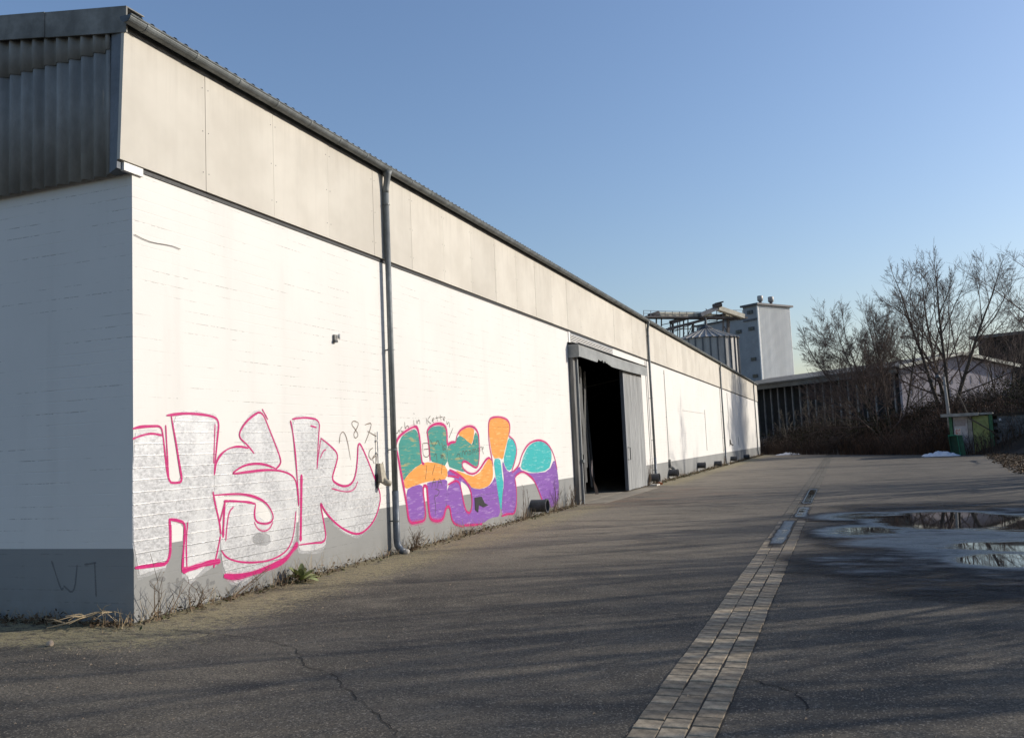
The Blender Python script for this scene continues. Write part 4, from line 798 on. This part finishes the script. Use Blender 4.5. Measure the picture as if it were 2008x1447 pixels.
# --- silo
DS = 112; ce = at(1386, 667, DS); sr = 58.5/FOC*DS; za = at(1386, 642, DS).z; ze = ce.z; ce = V((ce.x, ce.y, 0))
si = thing('grain_silo', 'round galvanised grain silo with ribbed conical roof behind the warehouse', 'silo', tuple(ce))
m = MB(); N = 48
for z in (0, ze):
    for j in range(N): a = 2*PI*j/N; m.v.append((ce.x+sr*math.cos(a), ce.y+sr*math.sin(a), z))
for j in range(N): m.f.append((j, (j+1) % N, N+(j+1) % N, N+j))
m.build('silo_wall', M['silo'], si, True)
NR = 30
def cone_pt(a, rr): return V((ce.x+rr*math.cos(a), ce.y+rr*math.sin(a), ze + (za-ze)*(1-rr/(sr+.25))))
m = MB()
for j in range(NR):
    a, b = 2*PI*j/NR, 2*PI*(j+1)/NR; m.quad(cone_pt(a, sr+.25), cone_pt(b, sr+.25), cone_pt(b, .5), cone_pt(a, .5))
m.build('cone_roof', M['silo'], si)
for j in range(NR):
    a = 2*PI*j/NR; m = MB(); m.bar(cone_pt(a, sr+.28)+Z*.06, cone_pt(a, .5)+Z*.06, .10, .14); m.build('roof_rib', M['silo'], si)
for j in range(26):
    a = 2*PI*(j+.5)/26; p = V((ce.x+(sr+.05)*math.cos(a), ce.y+(sr+.05)*math.sin(a), 0)); MB().bar(p, p+Z*ze, .16, .12).build('wall_stiffener', M['silo_rib'], si)
m = MB(); m.tube([cone_pt(0, .0)-V((0,0,.15)), cone_pt(0, 0)+Z*.25, cone_pt(0, 0)+Z*.3, cone_pt(0, 0)+Z*1.2], [.9, .4, .16, .14], 12); m.build('fill_spout', M['silo_rib'], si)
p = at(1421, 676, DS-3.4); MB().obox(p-V((.75,0,.7)), V((1.35,.3,0)), V((-.2,.6,0)), Z*1.5).build('service_box', M['silo_rib'], si)
# --- conveyor gantry over the silo
DG = 116; G = lambda px, py, d=0: at(px, py, DG+(px-1456)*.03+d)   # it runs the way the tower front runs
g0 = G(1350, 640); ga = thing('conveyor_gantry', 'overhead conveyor gantry with railings and steel legs leading to the mill tower', 'conveyor', (g0.x, g0.y, 0))
MB().bar(G(1262, 622.5), G(1460, 624.5), 1.4, .22).build('walkway', M['gantry'], ga)
MB().bar(G(1289, 617), G(1392, 618.5), .9, .55).build('conveyor_housing', M['conveyor'], ga); MB().bar(G(1274, 619), G(1290, 614), .9, .5).build('conveyor_end', M['gantry'], ga)
MB().bar(G(1392, 618.5), G(1452, 620), .5, .3).build('conveyor_housing', M['conveyor'], ga)
MB().bar(G(1372, 618, -1), G(1404, 605, -1), .8, .5).build('inclined_conveyor', M['rail'], ga); MB().bar(G(1407, 604.5, -1), G(1457, 621, -1), .8, .55).build('descending_conveyor', M['conveyor'], ga)
m = MB(); a_ = G(1399, 601, -1.2); m.tube([a_, a_+V((.9, .6, .25))], .32, 12); m.bar(a_+V((.2, .1, .35)), a_+V((1.2, .5, .55)), .5, .14); m.build('drive_motor', M['gantry'], ga)
MB().bar(G(1306, 647), G(1420, 616.5), .7, .34).build('inclined_conveyor', M['gantry'], ga)
MB().bar(G(1315, 632.5), G(1345, 624), .6, .5).build('cross_beam', M['gantry'], ga)
for px, y0_, y1_, wd in ((1319, 630, 700, .22), (1314.5, 630, 690, .12), (1333, 624, 700, .10), (1340.5, 622, 700, .13), (1349, 624, 700, .11), (1359, 634, 700, .2), (1329, 631, 700, .09), (1287, 624, 660, .14), (1297, 622, 640, .12), (1418, 616, 672, .14), (1427, 616, 705, .24), (1430, 630, 705, .1), (1420, 655, 705, .1), (1406, 618, 630, .08), (1446, 621, 628, .08)):
    MB().bar(G(px, y1_), G(px, y0_), wd, wd).build('leg', M['gantry'], ga)
m = MB()
for (a, b) in (((1298, 637), (1330, 630)), ((1310, 643), (1348, 634)), ((1322, 650), (1362, 634)), ((1350, 668), (1359, 640)), ((1334, 690), (1342, 652)), ((1359, 634), (1350, 655)), ((1390, 630), (1404, 629)), ((1404, 629), (1418, 622)), ((1380, 633), (1392, 629)), ((1420, 627), (1440, 627)), ((1420, 640), (1427, 652)), ((1392, 613.5), (1384, 606)), ((1300, 648), (1362, 644))): m.bar(G(*a), G(*b), .09, .09)
m.build('brace', M['gantry'], ga)
for (a, b, n) in (((1262, 609), (1375, 612), 8), ((1405, 607.5), (1456, 608.5), 4)):
    m = MB()
    for k in (0, 5.5): m.bar(G(a[0], a[1]+k, -.7), G(b[0], b[1]+k, -.7), .05, .05)
    rl = m.build('railing', M['rail'], ga)
    for i in range(n+1):
        t = i/n; px = a[0]+(b[0]-a[0])*t; py = a[1]+(b[1]-a[1])*t; MB().bar(G(px, py+13, -.7), G(px, py, -.7), .06, .06).build('railing_post', M['rail'], rl)
m = MB()
for k in (-3.2, 3.2): m.bar(G(1364+k, 637), G(1364+k*1.02, 665), .05, .05)
for k in range(9): m.bar(G(1360.8, 638+3*k), G(1367.2, 638+3*k), .04, .04)
m.build('ladder', M['rail'], ga)
# --- dark shed roof at far right
P = at(1917, 665, 118); zz = P.z; P = V((P.x, P.y, 0)); ds = thing('dark_shed', 'dark timber building with flat roof behind the bare trees at far right', 'building', tuple(P))
F1 = V((.93, -.36, 0)); F2 = V((.36, .93, 0))
MB().obox(P, F1*26, F2*12, Z*zz).build('wall', M['hall_dark'], ds); MB().obox(P-F1*.9-F2*.8+Z*zz, F1*28, F2*14, Z*.4).build('roof', M['hall_roof'], ds)
for i in range(14): MB().obox(P+F1*(1.8*i+.4)-F2*.06, F1*1.55, F2*.05, Z*(zz-.3)).build('wall_board', M['soil'], ds)

# ================================================================== BANK WITH UNDERGROWTH
BA, BB = V((-2.0, 78.5, 0)), V((13.2, 52.2, 0)); bd = (BB-BA).normalized(); bn = V((-bd.y, bd.x, 0));
if bn.y < 0: bn = -bn
m = MB(); NI, NJ = 90, 22; LEN = (BB-BA).length
def bank_z(s, d):
    return (1.5+1.5*smoothstep(13, 23, s))*smoothstep(0, 6.5, d) + .35*noise.noise(V((s*.25, d*.3, 1)))*smoothstep(.3, 2, d) + .22*noise.noise(V((s*.9, d*.9, 4)))*smoothstep(.3, 1.5, d) - .05
for i in range(NI+1):
    s = -40 + (LEN+75)*i/NI
    for j in range(NJ+1):
        d = -.2 + 30*(j/NJ)**1.7; p = BA + bd*s + bn*d; m.v.append((p.x, p.y, bank_z(s, d) if d > 0 else -.06))
for i in range(NI):
    for j in range(NJ): a = i*(NJ+1)+j; m.f.append((a, a+NJ+1, a+NJ+2, a+1))
bk = m.build('embankment', M['soil'], None, True); tag(bk, kind='structure')
if bk.data.polygons[10].normal.z < 0: bk.data.flip_normals()
def thicket(n, s0, s1, d0, d1, hmin, hmax, seed, wd=.012):
    r = random.Random(seed); m = MB()
    for _ in range(n):
        s = r.uniform(s0, s1); d = d0+(d1-d0)*r.random()**1.1; p = BA+bd*s+bn*d; z = max(0, bank_z(s, d)); p = V((p.x, p.y, z-.05)); h = r.uniform(hmin, hmax)*(.5+.9*abs(noise.noise(V((s*.35, d*.3, seed))))+.25)
        a = r.uniform(0, 2*PI); ln = r.uniform(.1, .9)*h; dr_ = V((math.cos(a), math.sin(a), 0)); pts = [p, p+dr_*ln*.25+Z*h*.6, p+dr_*ln*.7+Z*h*.95, p+dr_*ln*1.1+Z*h*r.uniform(.55, 1.0)]
        w_ = wd*r.uniform(.6, 1.5); sd = V((-.35, .94, 0)).cross(Z)*w_
        k = len(m.v)
        for q, f in zip(pts, (1, .8, .6, .3)): m.v += [tuple(q-sd*f), tuple(q+sd*f)]
        m.f += [(k, k+1, k+3, k+2), (k+2, k+3, k+5, k+4), (k+4, k+5, k+7, k+6)]
        if r.random() < .6: leafquads(m, pts[2], 2, (.15, .15, .1), .05, r, 1)
    return m
tag(thicket(9000, -3, LEN+3, .1, 9, .6, 1.5, 1).build('bramble_thicket', M['bramble']), 'dark tangled brambles covering the bank at the end of the yard', 'brambles', kind='stuff')
tag(thicket(2600, LEN*.55, LEN+1, .15, 5, .5, 1.5, 2).build('dead_undergrowth', M['bramble_red']), 'rust brown dead undergrowth on the bank left of the small green shed', 'undergrowth', kind='stuff')
lv_ = MB(); r = random.Random(4)
for _ in range(900):
    s = r.uniform(-3, LEN+3); d = r.uniform(1.5, 10); p = BA+bd*s+bn*d; leafquads(lv_, V((p.x, p.y, bank_z(s, d)+r.uniform(.1, 1.0))), 9, (.4, .4, .4), .07, r, 1)
tag(lv_.build('ivy_cover', M['ivy']), 'dark ivy leaves spread over the bank', 'ivy', kind='stuff')
# old snow heaps
def snow(px, py, d, sx, sy, sz, label, seed):
    p = at(px, py, d); m = MB(); N = 26
    for i in range(N+1):
        for j in range(N+1):
            u, v = i/N*2-1, j/N*2-1; q = max(0, 1-u*u)*max(0, 1-v*v); h = sz*q**.7*(.45+.9*abs(noise.noise(V((u*2.2+seed, v*1.5, seed)))) + .12*noise.noise(V((u*9, v*9, seed)))); wob = 1+.2*noise.noise(V((u*2, v*2, seed+5)))
            m.v.append((p.x+u*sx*wob, p.y+v*sy*wob-.1*u*sx, h-.01))
    for i in range(N):
        for j in range(N): a = i*(N+1)+j; m.f.append((a, a+N+1, a+N+2, a+1))
    tag(m.build('snow_heap', M['snow'], None, True), label, 'snow', 'old snow heaps', None)
snow(1846, 889, 52.5, 1.0, .7, .42, 'dirty white heap of old snow beside the green bin', 1.0)
snow(1546, 891, 74.5, 1.0, .5, .28, 'small flat patch of old snow near the far end of the warehouse', 7.0)

# ================================================================== GREEN SHED
sp = V((13.1, 52.0, 0)); ang = math.radians(-9); s2 = V((-math.sin(ang), math.cos(ang), 0)); s1 = V((math.cos(ang), math.sin(ang), 0))*.88
sh = thing('garden_shed', 'small flat roofed shed with white panel, yellow green door and green posts', 'shed', tuple(sp))
Q = lambda x, y, z: sp + s1*x + s2*y + Z*z
def sbox(name, mat, x0, x1, y0, y1, z0, z1, par=None): return MB().obox(Q(x0, y0, z0), s1*(x1-x0), s2*(y1-y0), Z*(z1-z0)).build(name, M[mat], par or sh)
sbox('back_room', 'block', .1, 2.5, .25, 3.0, 0, 2.3)
sbox('canopy_slab', 'canopy', -.55, 1.75, -.45, 3.1, 2.32, 2.5); sbox('roof_slab', 'canopy', 1.75, 2.6, -.12, 3.1, 2.36, 2.48)
sbox('corner_post', 'green', -.1, .1, .0, .2, 0, 2.32); sbox('corner_post', 'green', 2.33, 2.55, -.03, .2, 0, 2.36)
sbox('white_panel', 'panel', .16, 1.02, .1, .25, 0, 2.3); sbox('pane', 'mauve', .22, .9, .07, .1, 1.75, 2.15)
pn = sbox('wall_notice', 'sign_white', .22, .60, .075, .1, 1.22, 1.60)
r = random.Random(3)
for i in range(5):
    for j in range(5):
        if r.random() < .62: sbox('notice_print', 'sign_red', .26+.06*i, .31+.06*i, .068, .0745, 1.26+.062*j, 1.31+.062*j, pn)
sbox('door_jamb', 'canopy', 1.05, 1.3, .02, .25, 0, 2.32)
dd = sbox('shed_door', 'yellow', 1.34, 2.30, .1, .2, .03, 2.3)
for i in range(12): sbox('door_rib', 'yellow', 1.36+.079*i, 1.40+.079*i, .07, .0995, .05, 1.98, dd)
sbox('transom', 'yellow', 1.34, 2.30, .06, .0995, 2.02, 2.08, dd); sbox('door_handle', 'black', 1.38, 1.43, .03, .07, 1.0, 1.2, dd)
bw = thing('block_wall', 'dim grey block wall running right from the green shed post', 'wall', tuple(Q(2.6, .1, 0)))
for k in range(11):
    for i in range(9):
        off = .0 if k % 2 else .25; x0_ = 2.6+i*.5+off*.9; MB().obox(Q(x0_, .1+r.uniform(-.006, .006), .205*k+.004), s1*.488, s2*.2, Z*.195).build('block', M['block'], bw)
MB().obox(Q(2.56, .31, 0), s1*5.0, s2*.05, Z*2.25).build('wall_core', M['joint'], bw)
MB().obox(Q(2.56, -.05, 2.27), s1*5.1, s2*.5, Z*.12).build('coping', M['soil'], bw)
wl_ = thing('wall_lamp', 'small round white lamp fixed high on the grey block wall', 'lamp', tuple(Q(3.0, .1, 2.0)))
m = MB(); m.tube([Q(3.0, .1, 2.05), Q(3.0, -.1, 2.05), Q(3.0, -.12, 2.0)], .02, 6); m.build('lamp_arm', M['black'], wl_)
m = MB(); m.tube([Q(3.0, -.12, 2.08), Q(3.0, -.12, 2.04), Q(3.0, -.12, 1.96), Q(3.0, -.12, 1.92)], [.03, .07, .07, .03], 10); m.build('lamp_globe', M['lampglass'], wl_, True)
bi = thing('green_bin', 'upright dark green open fronted metal cabinet leaning by the shed', 'cabinet', tuple(Q(-.12, -.55, 0)))
m = MB(); lean = V((-.10, 0, 0)); b0 = Q(-.08, -.62, .0); w1, w2, hh = s1*.56, s2*.42, Z*1.22 + lean
m.obox(b0+w2*.9, w1, w2*.1, hh); m.obox(b0, w1*.06, w2*.9, hh); m.obox(b0+w1*.94, w1*.06, w2*.9, hh); m.obox(b0+hh*.96, w1, w2*.9, hh*.04); m.obox(b0, w1, w2*.9, hh*.04); m.build('cabinet_shell', M['bin'], bi)
m = MB(); m.obox(b0+w1*.95-w2*.03, w1*.08, -w2*.05, hh); m.obox(b0-w2*.03+hh*.96, w1*.95, -w2*.05, hh*.05); m.obox(b0-w2*.03, w1*.95, -w2*.05, hh*.04); m.build('cabinet_edge', M['bin_edge'], bi)
MB().obox(b0+w1*1.03+w2*.1, s1*.30, w2*.5, hh*.98).build('cabinet_side', M['bin'], bi)
# old lamp post behind the canopy
lp0 = V((13.5, 56.5, 0)); lpp = thing('lamp_post', 'pale old lamp post with curved arm rising behind the shed canopy', 'lamp post', tuple(lp0))
m = MB(); m.tube([lp0, lp0+Z*2.6, lp0+V((-.08, 0, 5.0))], [.13, .11, .08], 10); m.build('pole', M['pole'], lpp, True)
m = MB(); T = lp0+V((-.08, 0, 5.0)); m.tube([T, T+V((.0, 0, .25)), T+V((-.15, 0, .38)), T+V((-.32, 0, .30)), T+V((-.36, 0, .15))], .03, 6); m.build('lamp_arm', M['zincend'], lpp, True)
m = MB(); m.tube([T+V((-.36, 0, .18)), T+V((-.36, 0, .05)), T+V((-.36, 0, -.05))], [.06, .16, .14], 10); m.build('lamp_shade', M['zincend'], lpp, True)
br_ = MB(); br_.tube([Q(-.2, -.1, 4.3), Q(.5, -.2, 3.9), Q(.95, -.3, 2.9), Q(1.15, -.35, 2.2), Q(1.7, -.4, 1.85), Q(2.6, -.38, 1.25), Q(2.9, -.2, 0.9)], [.02, .03, .04, .05, .045, .04, .03], 6)
tag(br_.build('broken_branch', M['bark'], None, True), 'dark broken branch hanging down across the shed front', 'branch')

# ================================================================== BARE TREES
def tree(name, label, base, h, seed, trunks=1, lean=(0,0), spread=.5, dens=1.0, mat='bark', group=None, r0=None, ivy=0, first=.18, droop=0.0, levels=4, tw=.011, cat='tree', fan=.22):
    r = random.Random(seed); base = V(base); t = thing(name, label, cat, tuple(base), group); tm = MB(); cm = MB(); im = MB(); r0 = r0 or h*.016
    def seg(p, d, L, rad, n, wob, upw):
        pts = [p]; rr = [rad]
        for i in range(n):
            d = (d + V((r.uniform(-1,1), r.uniform(-1,1), r.uniform(-1,1)))*wob + Z*upw).normalized(); p = p + d*(L/n); pts.append(p); rr.append(rad*(1-.72*(i+1)/n))
        return pts, rr
    def pick(pts, rr, s):
        x = s*(len(pts)-1); i = min(int(x), len(pts)-2); f = x-i; return pts[i].lerp(pts[i+1], f), (pts[i+1]-pts[i]).normalized(), rr[i]*(1-f)+rr[i+1]*f
    def rec(p, d, L, rad, lv):
        n = (7, 6, 4, 3, 2)[lv]; pts, rr = seg(p, d, L, rad, n, (.06, .09, .13, .16, .2)[lv], (.03, .045, .05, .04, .03)[lv]-droop*(lv > 1))
        (tm if lv == 0 else cm).tube(pts, [max(q, tw*(.42 if lv > 2 else .6)) for q in rr], (8, 5, 4, 3, 3)[lv], False)
        if lv == 0 and ivy:
            for q in range(int(200*ivy)):
                s = r.random()**1.6*.45; c, _, ra = pick(pts, rr, s); leafquads(im, c, 3, (ra*.6+.06, ra*.6+.06, .12), .06, r, 1)
        if lv >= levels: return
        k = max(2, int((10, 8, 7, 5, 3)[lv]*dens*r.uniform(.8, 1.2)))
        for i in range(k):
            lo = first if lv == 0 else .18; s = lo + (1.0-lo)*(i+r.uniform(.1, .9))/k; c, dr, ra = pick(pts, rr, min(.99, s))
            a = r.uniform(0, 2*PI); o = dr.orthogonal().normalized(); o = (Matrix.Rotation(a, 3, dr) @ o); ang = r.uniform(.45, .95)*(spread*2 if lv == 0 else 1.0)*(1-.25*s)
            nd = (dr*math.cos(ang) + o*math.sin(ang)).normalized(); nl = L*(.60 if lv == 0 else .52)*(1.12-.60*s)*r.uniform(.75, 1.2)
            rec(c, nd, nl, max(tw*.5, ra*r.uniform(.45, .62)), lv+1)
        if lv == 0: rec(pts[-1], (pts[-1]-pts[-2]).normalized(), L*.3, max(tw*.5, rr[-1]), 1)
        if 0 < lv < levels: rec(pts[-1], (pts[-1]-pts[-2]).normalized(), L*.35, max(tw*.5, rr[-1]), min(levels, lv+2))
    for q in range(trunks):
        a = 2*PI*q/max(1, trunks)+r.uniform(-.4, .4); off = fan*(trunks > 1)*r.uniform(.55, 1.2)
        d = V((lean[0]+math.cos(a)*off, lean[1]+math.sin(a)*off, 1)).normalized(); rec(base + V((math.cos(a), math.sin(a), 0))*(.18 if trunks > 1 else 0) - Z*.15, d, h*r.uniform(.72, .86), r0*(1 if trunks == 1 else .72), 0)
    tm.build('trunk', M[mat], t, True); cm.build('crown', M['twigs' if mat == 'bark' else mat], t)
    if im.v: im.build('ivy', M['ivy'], t)
    return t
def on_bank(px, d, z=None):
    p = at(px, 850, d); q = V((p.x, p.y, 0))-BA; s = q.dot(bd); dd_ = q.dot(bn); return (p.x, p.y, max(0, bank_z(s, dd_)) if z is None else z)
tree('bare_tree', 'leaning bare tree with ivy on its trunk in front of the dark hall', on_bank(1742, 63), 10.2, 32, 4, (-.34, .05), .62, 1.15, ivy=1.0, first=.14, r0=.16, fan=.42, tw=.014)
tree('bare_tree', 'slimmer bare tree standing between the leaning tree and the largest one', on_bank(1768, 68), 9.6, 33, 3, (-.02, 0), .5, .8, ivy=.5, r0=.13, fan=.25, tw=.013)
tree('bare_tree', 'largest bare tree with several ivy clad trunks behind the small shed', on_bank(1862, 66), 12.0, 35, 4, (-.02, 0), .55, 1.05, ivy=1.0, first=.2, r0=.24, fan=.33, tw=.0145)
tree('bare_tree', 'bare tree with long side branches reaching in from the right edge', on_bank(2105, 44, 0), 13.0, 41, 1, (-.03, 0), .85, .85, first=.25, r0=.17, droop=.01)
tree('bare_tree', 'thin bare tree beyond the shed wall near the right edge', on_bank(1975, 74), 10.5, 43, 4, (.0, 0), .5, .8, r0=.13, fan=.3)
for i, (px, d, h, lab) in enumerate(((1545, 82, 4.6, 'pale bare shrub nearest the far warehouse corner'), (1588, 79, 5.2, 'pale bare shrub second from the warehouse corner, before the dark hall'), (1632, 76, 5.0, 'twiggy pale shrub midway along the dark hall'), (1672, 72, 4.6, 'pale shrub just left of the leaning tree'), (1800, 66, 3.6, 'low bare shrub before the pale gable'))):
    tree('bare_shrub', lab, on_bank(px, d), h*.72, 60+i, 3, (0, 0), .55, .5, 'bark_pale', 'bare shrubs on the bank', r0=.05, levels=3, tw=.014, cat='shrub')
# dark evergreen thicket at the right edge
def bush(label, base, sx, sy, sz, n, seed, mat='ivy'):
    r = random.Random(seed); t = thing('evergreen_bush', label, 'bush', base, None); m = MB(); b = MB(); B_ = V(base)
    for _ in range(n):
        a = r.uniform(0, 2*PI); e = math.acos(r.uniform(0, 1)); q = r.random()**.45; k = 1+.45*noise.noise(V((math.cos(a)*1.6, math.sin(a)*1.6, seed+e*1.3)))
        c = B_ + V((math.cos(a)*math.sin(e)*sx*q*k, math.sin(a)*math.sin(e)*sy*q*k, math.cos(e)*sz*q*k)); leafquads(m, c, 7, (.16, .16, .13), .065, r, 1)
    for _ in range(30):
        a = r.uniform(0, 2*PI); q = B_+V((math.cos(a)*sx*.9, math.sin(a)*sy*.9, sz*r.uniform(.5, 1.15))); b.tube([B_, B_.lerp(q, .5)+Z*.4, q], [.05, .03, .01], 4, False)
    m.build('foliage', M[mat], t); b.build('stems', M['bark'], t)
bush('large dark evergreen bush behind the grey block wall', on_bank(1975, 62, 0.5), 3.4, 3.0, 4.3, 2300, 3)
bush('dark ivy mound on the bank behind the shed canopy', on_bank(1835, 64, 1.2), 2.2, 2.0, 2.4, 800, 5)
bush('low dark bush in front of the block wall at the right edge', (20.2, 47.0, 0), 1.2, 2.0, 1.6, 600, 7, 'bramble')
# leaf litter and clods along the right edge of the yard
m = MB(); r = random.Random(9)
for _ in range(1500):
    y = r.uniform(26, 50); x = 12.6 + (y-26)*.095 + abs(r.gauss(0, 1.1)) - .3; leafquads(m, V((x, y, .02)), 3, (.15, .15, .04), .06, r, .4)
tag(m.build('leaf_litter', M['litter']), 'dark leaf litter on the ground along the right edge of the yard', 'leaf litter', kind='stuff')

# the row of trees along the right side of the yard: their shade falls across the asphalt
ROW = [(15.5, 1.5, 7.2, 71), (14.8, -6.0, 6.8, 79), (18.5, 4.0, 7.6, 80), (19.0, 12.0, 7.8, 81), (19.5, 0.0, 7.6, 82), (20.5, 7.5, 8.2, 83), (21.0, 16.5, 8.0, 84), (14.6, 6.0, 6.6, 72), (16.6, 9.6, 7.4, 73), (15.4, 14.2, 6.9, 74), (17.5, 18.0, 7.5, 75), (16.5, 23.0, 7.0, 76), (18.6, 28.0, 7.6, 77), (16.0, -3.0, 7.0, 78)]
src = {}
for i, (x, y, h, sd) in enumerate(ROW):
    if i < 3: src[i] = tree('yard_tree', 'bare tree in the row beside the right edge of the yard', (x, y, 0), h, sd, 3, (0, 0), .6, .9, group='bare trees beside the yard', first=.1, r0=.27, levels=3, tw=.012, fan=.25, ivy=1.6)
    else:
        o = copy_tree(src[i % 3], None, (x, y, 0)); o.rotation_euler = (0, 0, rnd.uniform(0, 6)); o.scale = (h/7,)*3
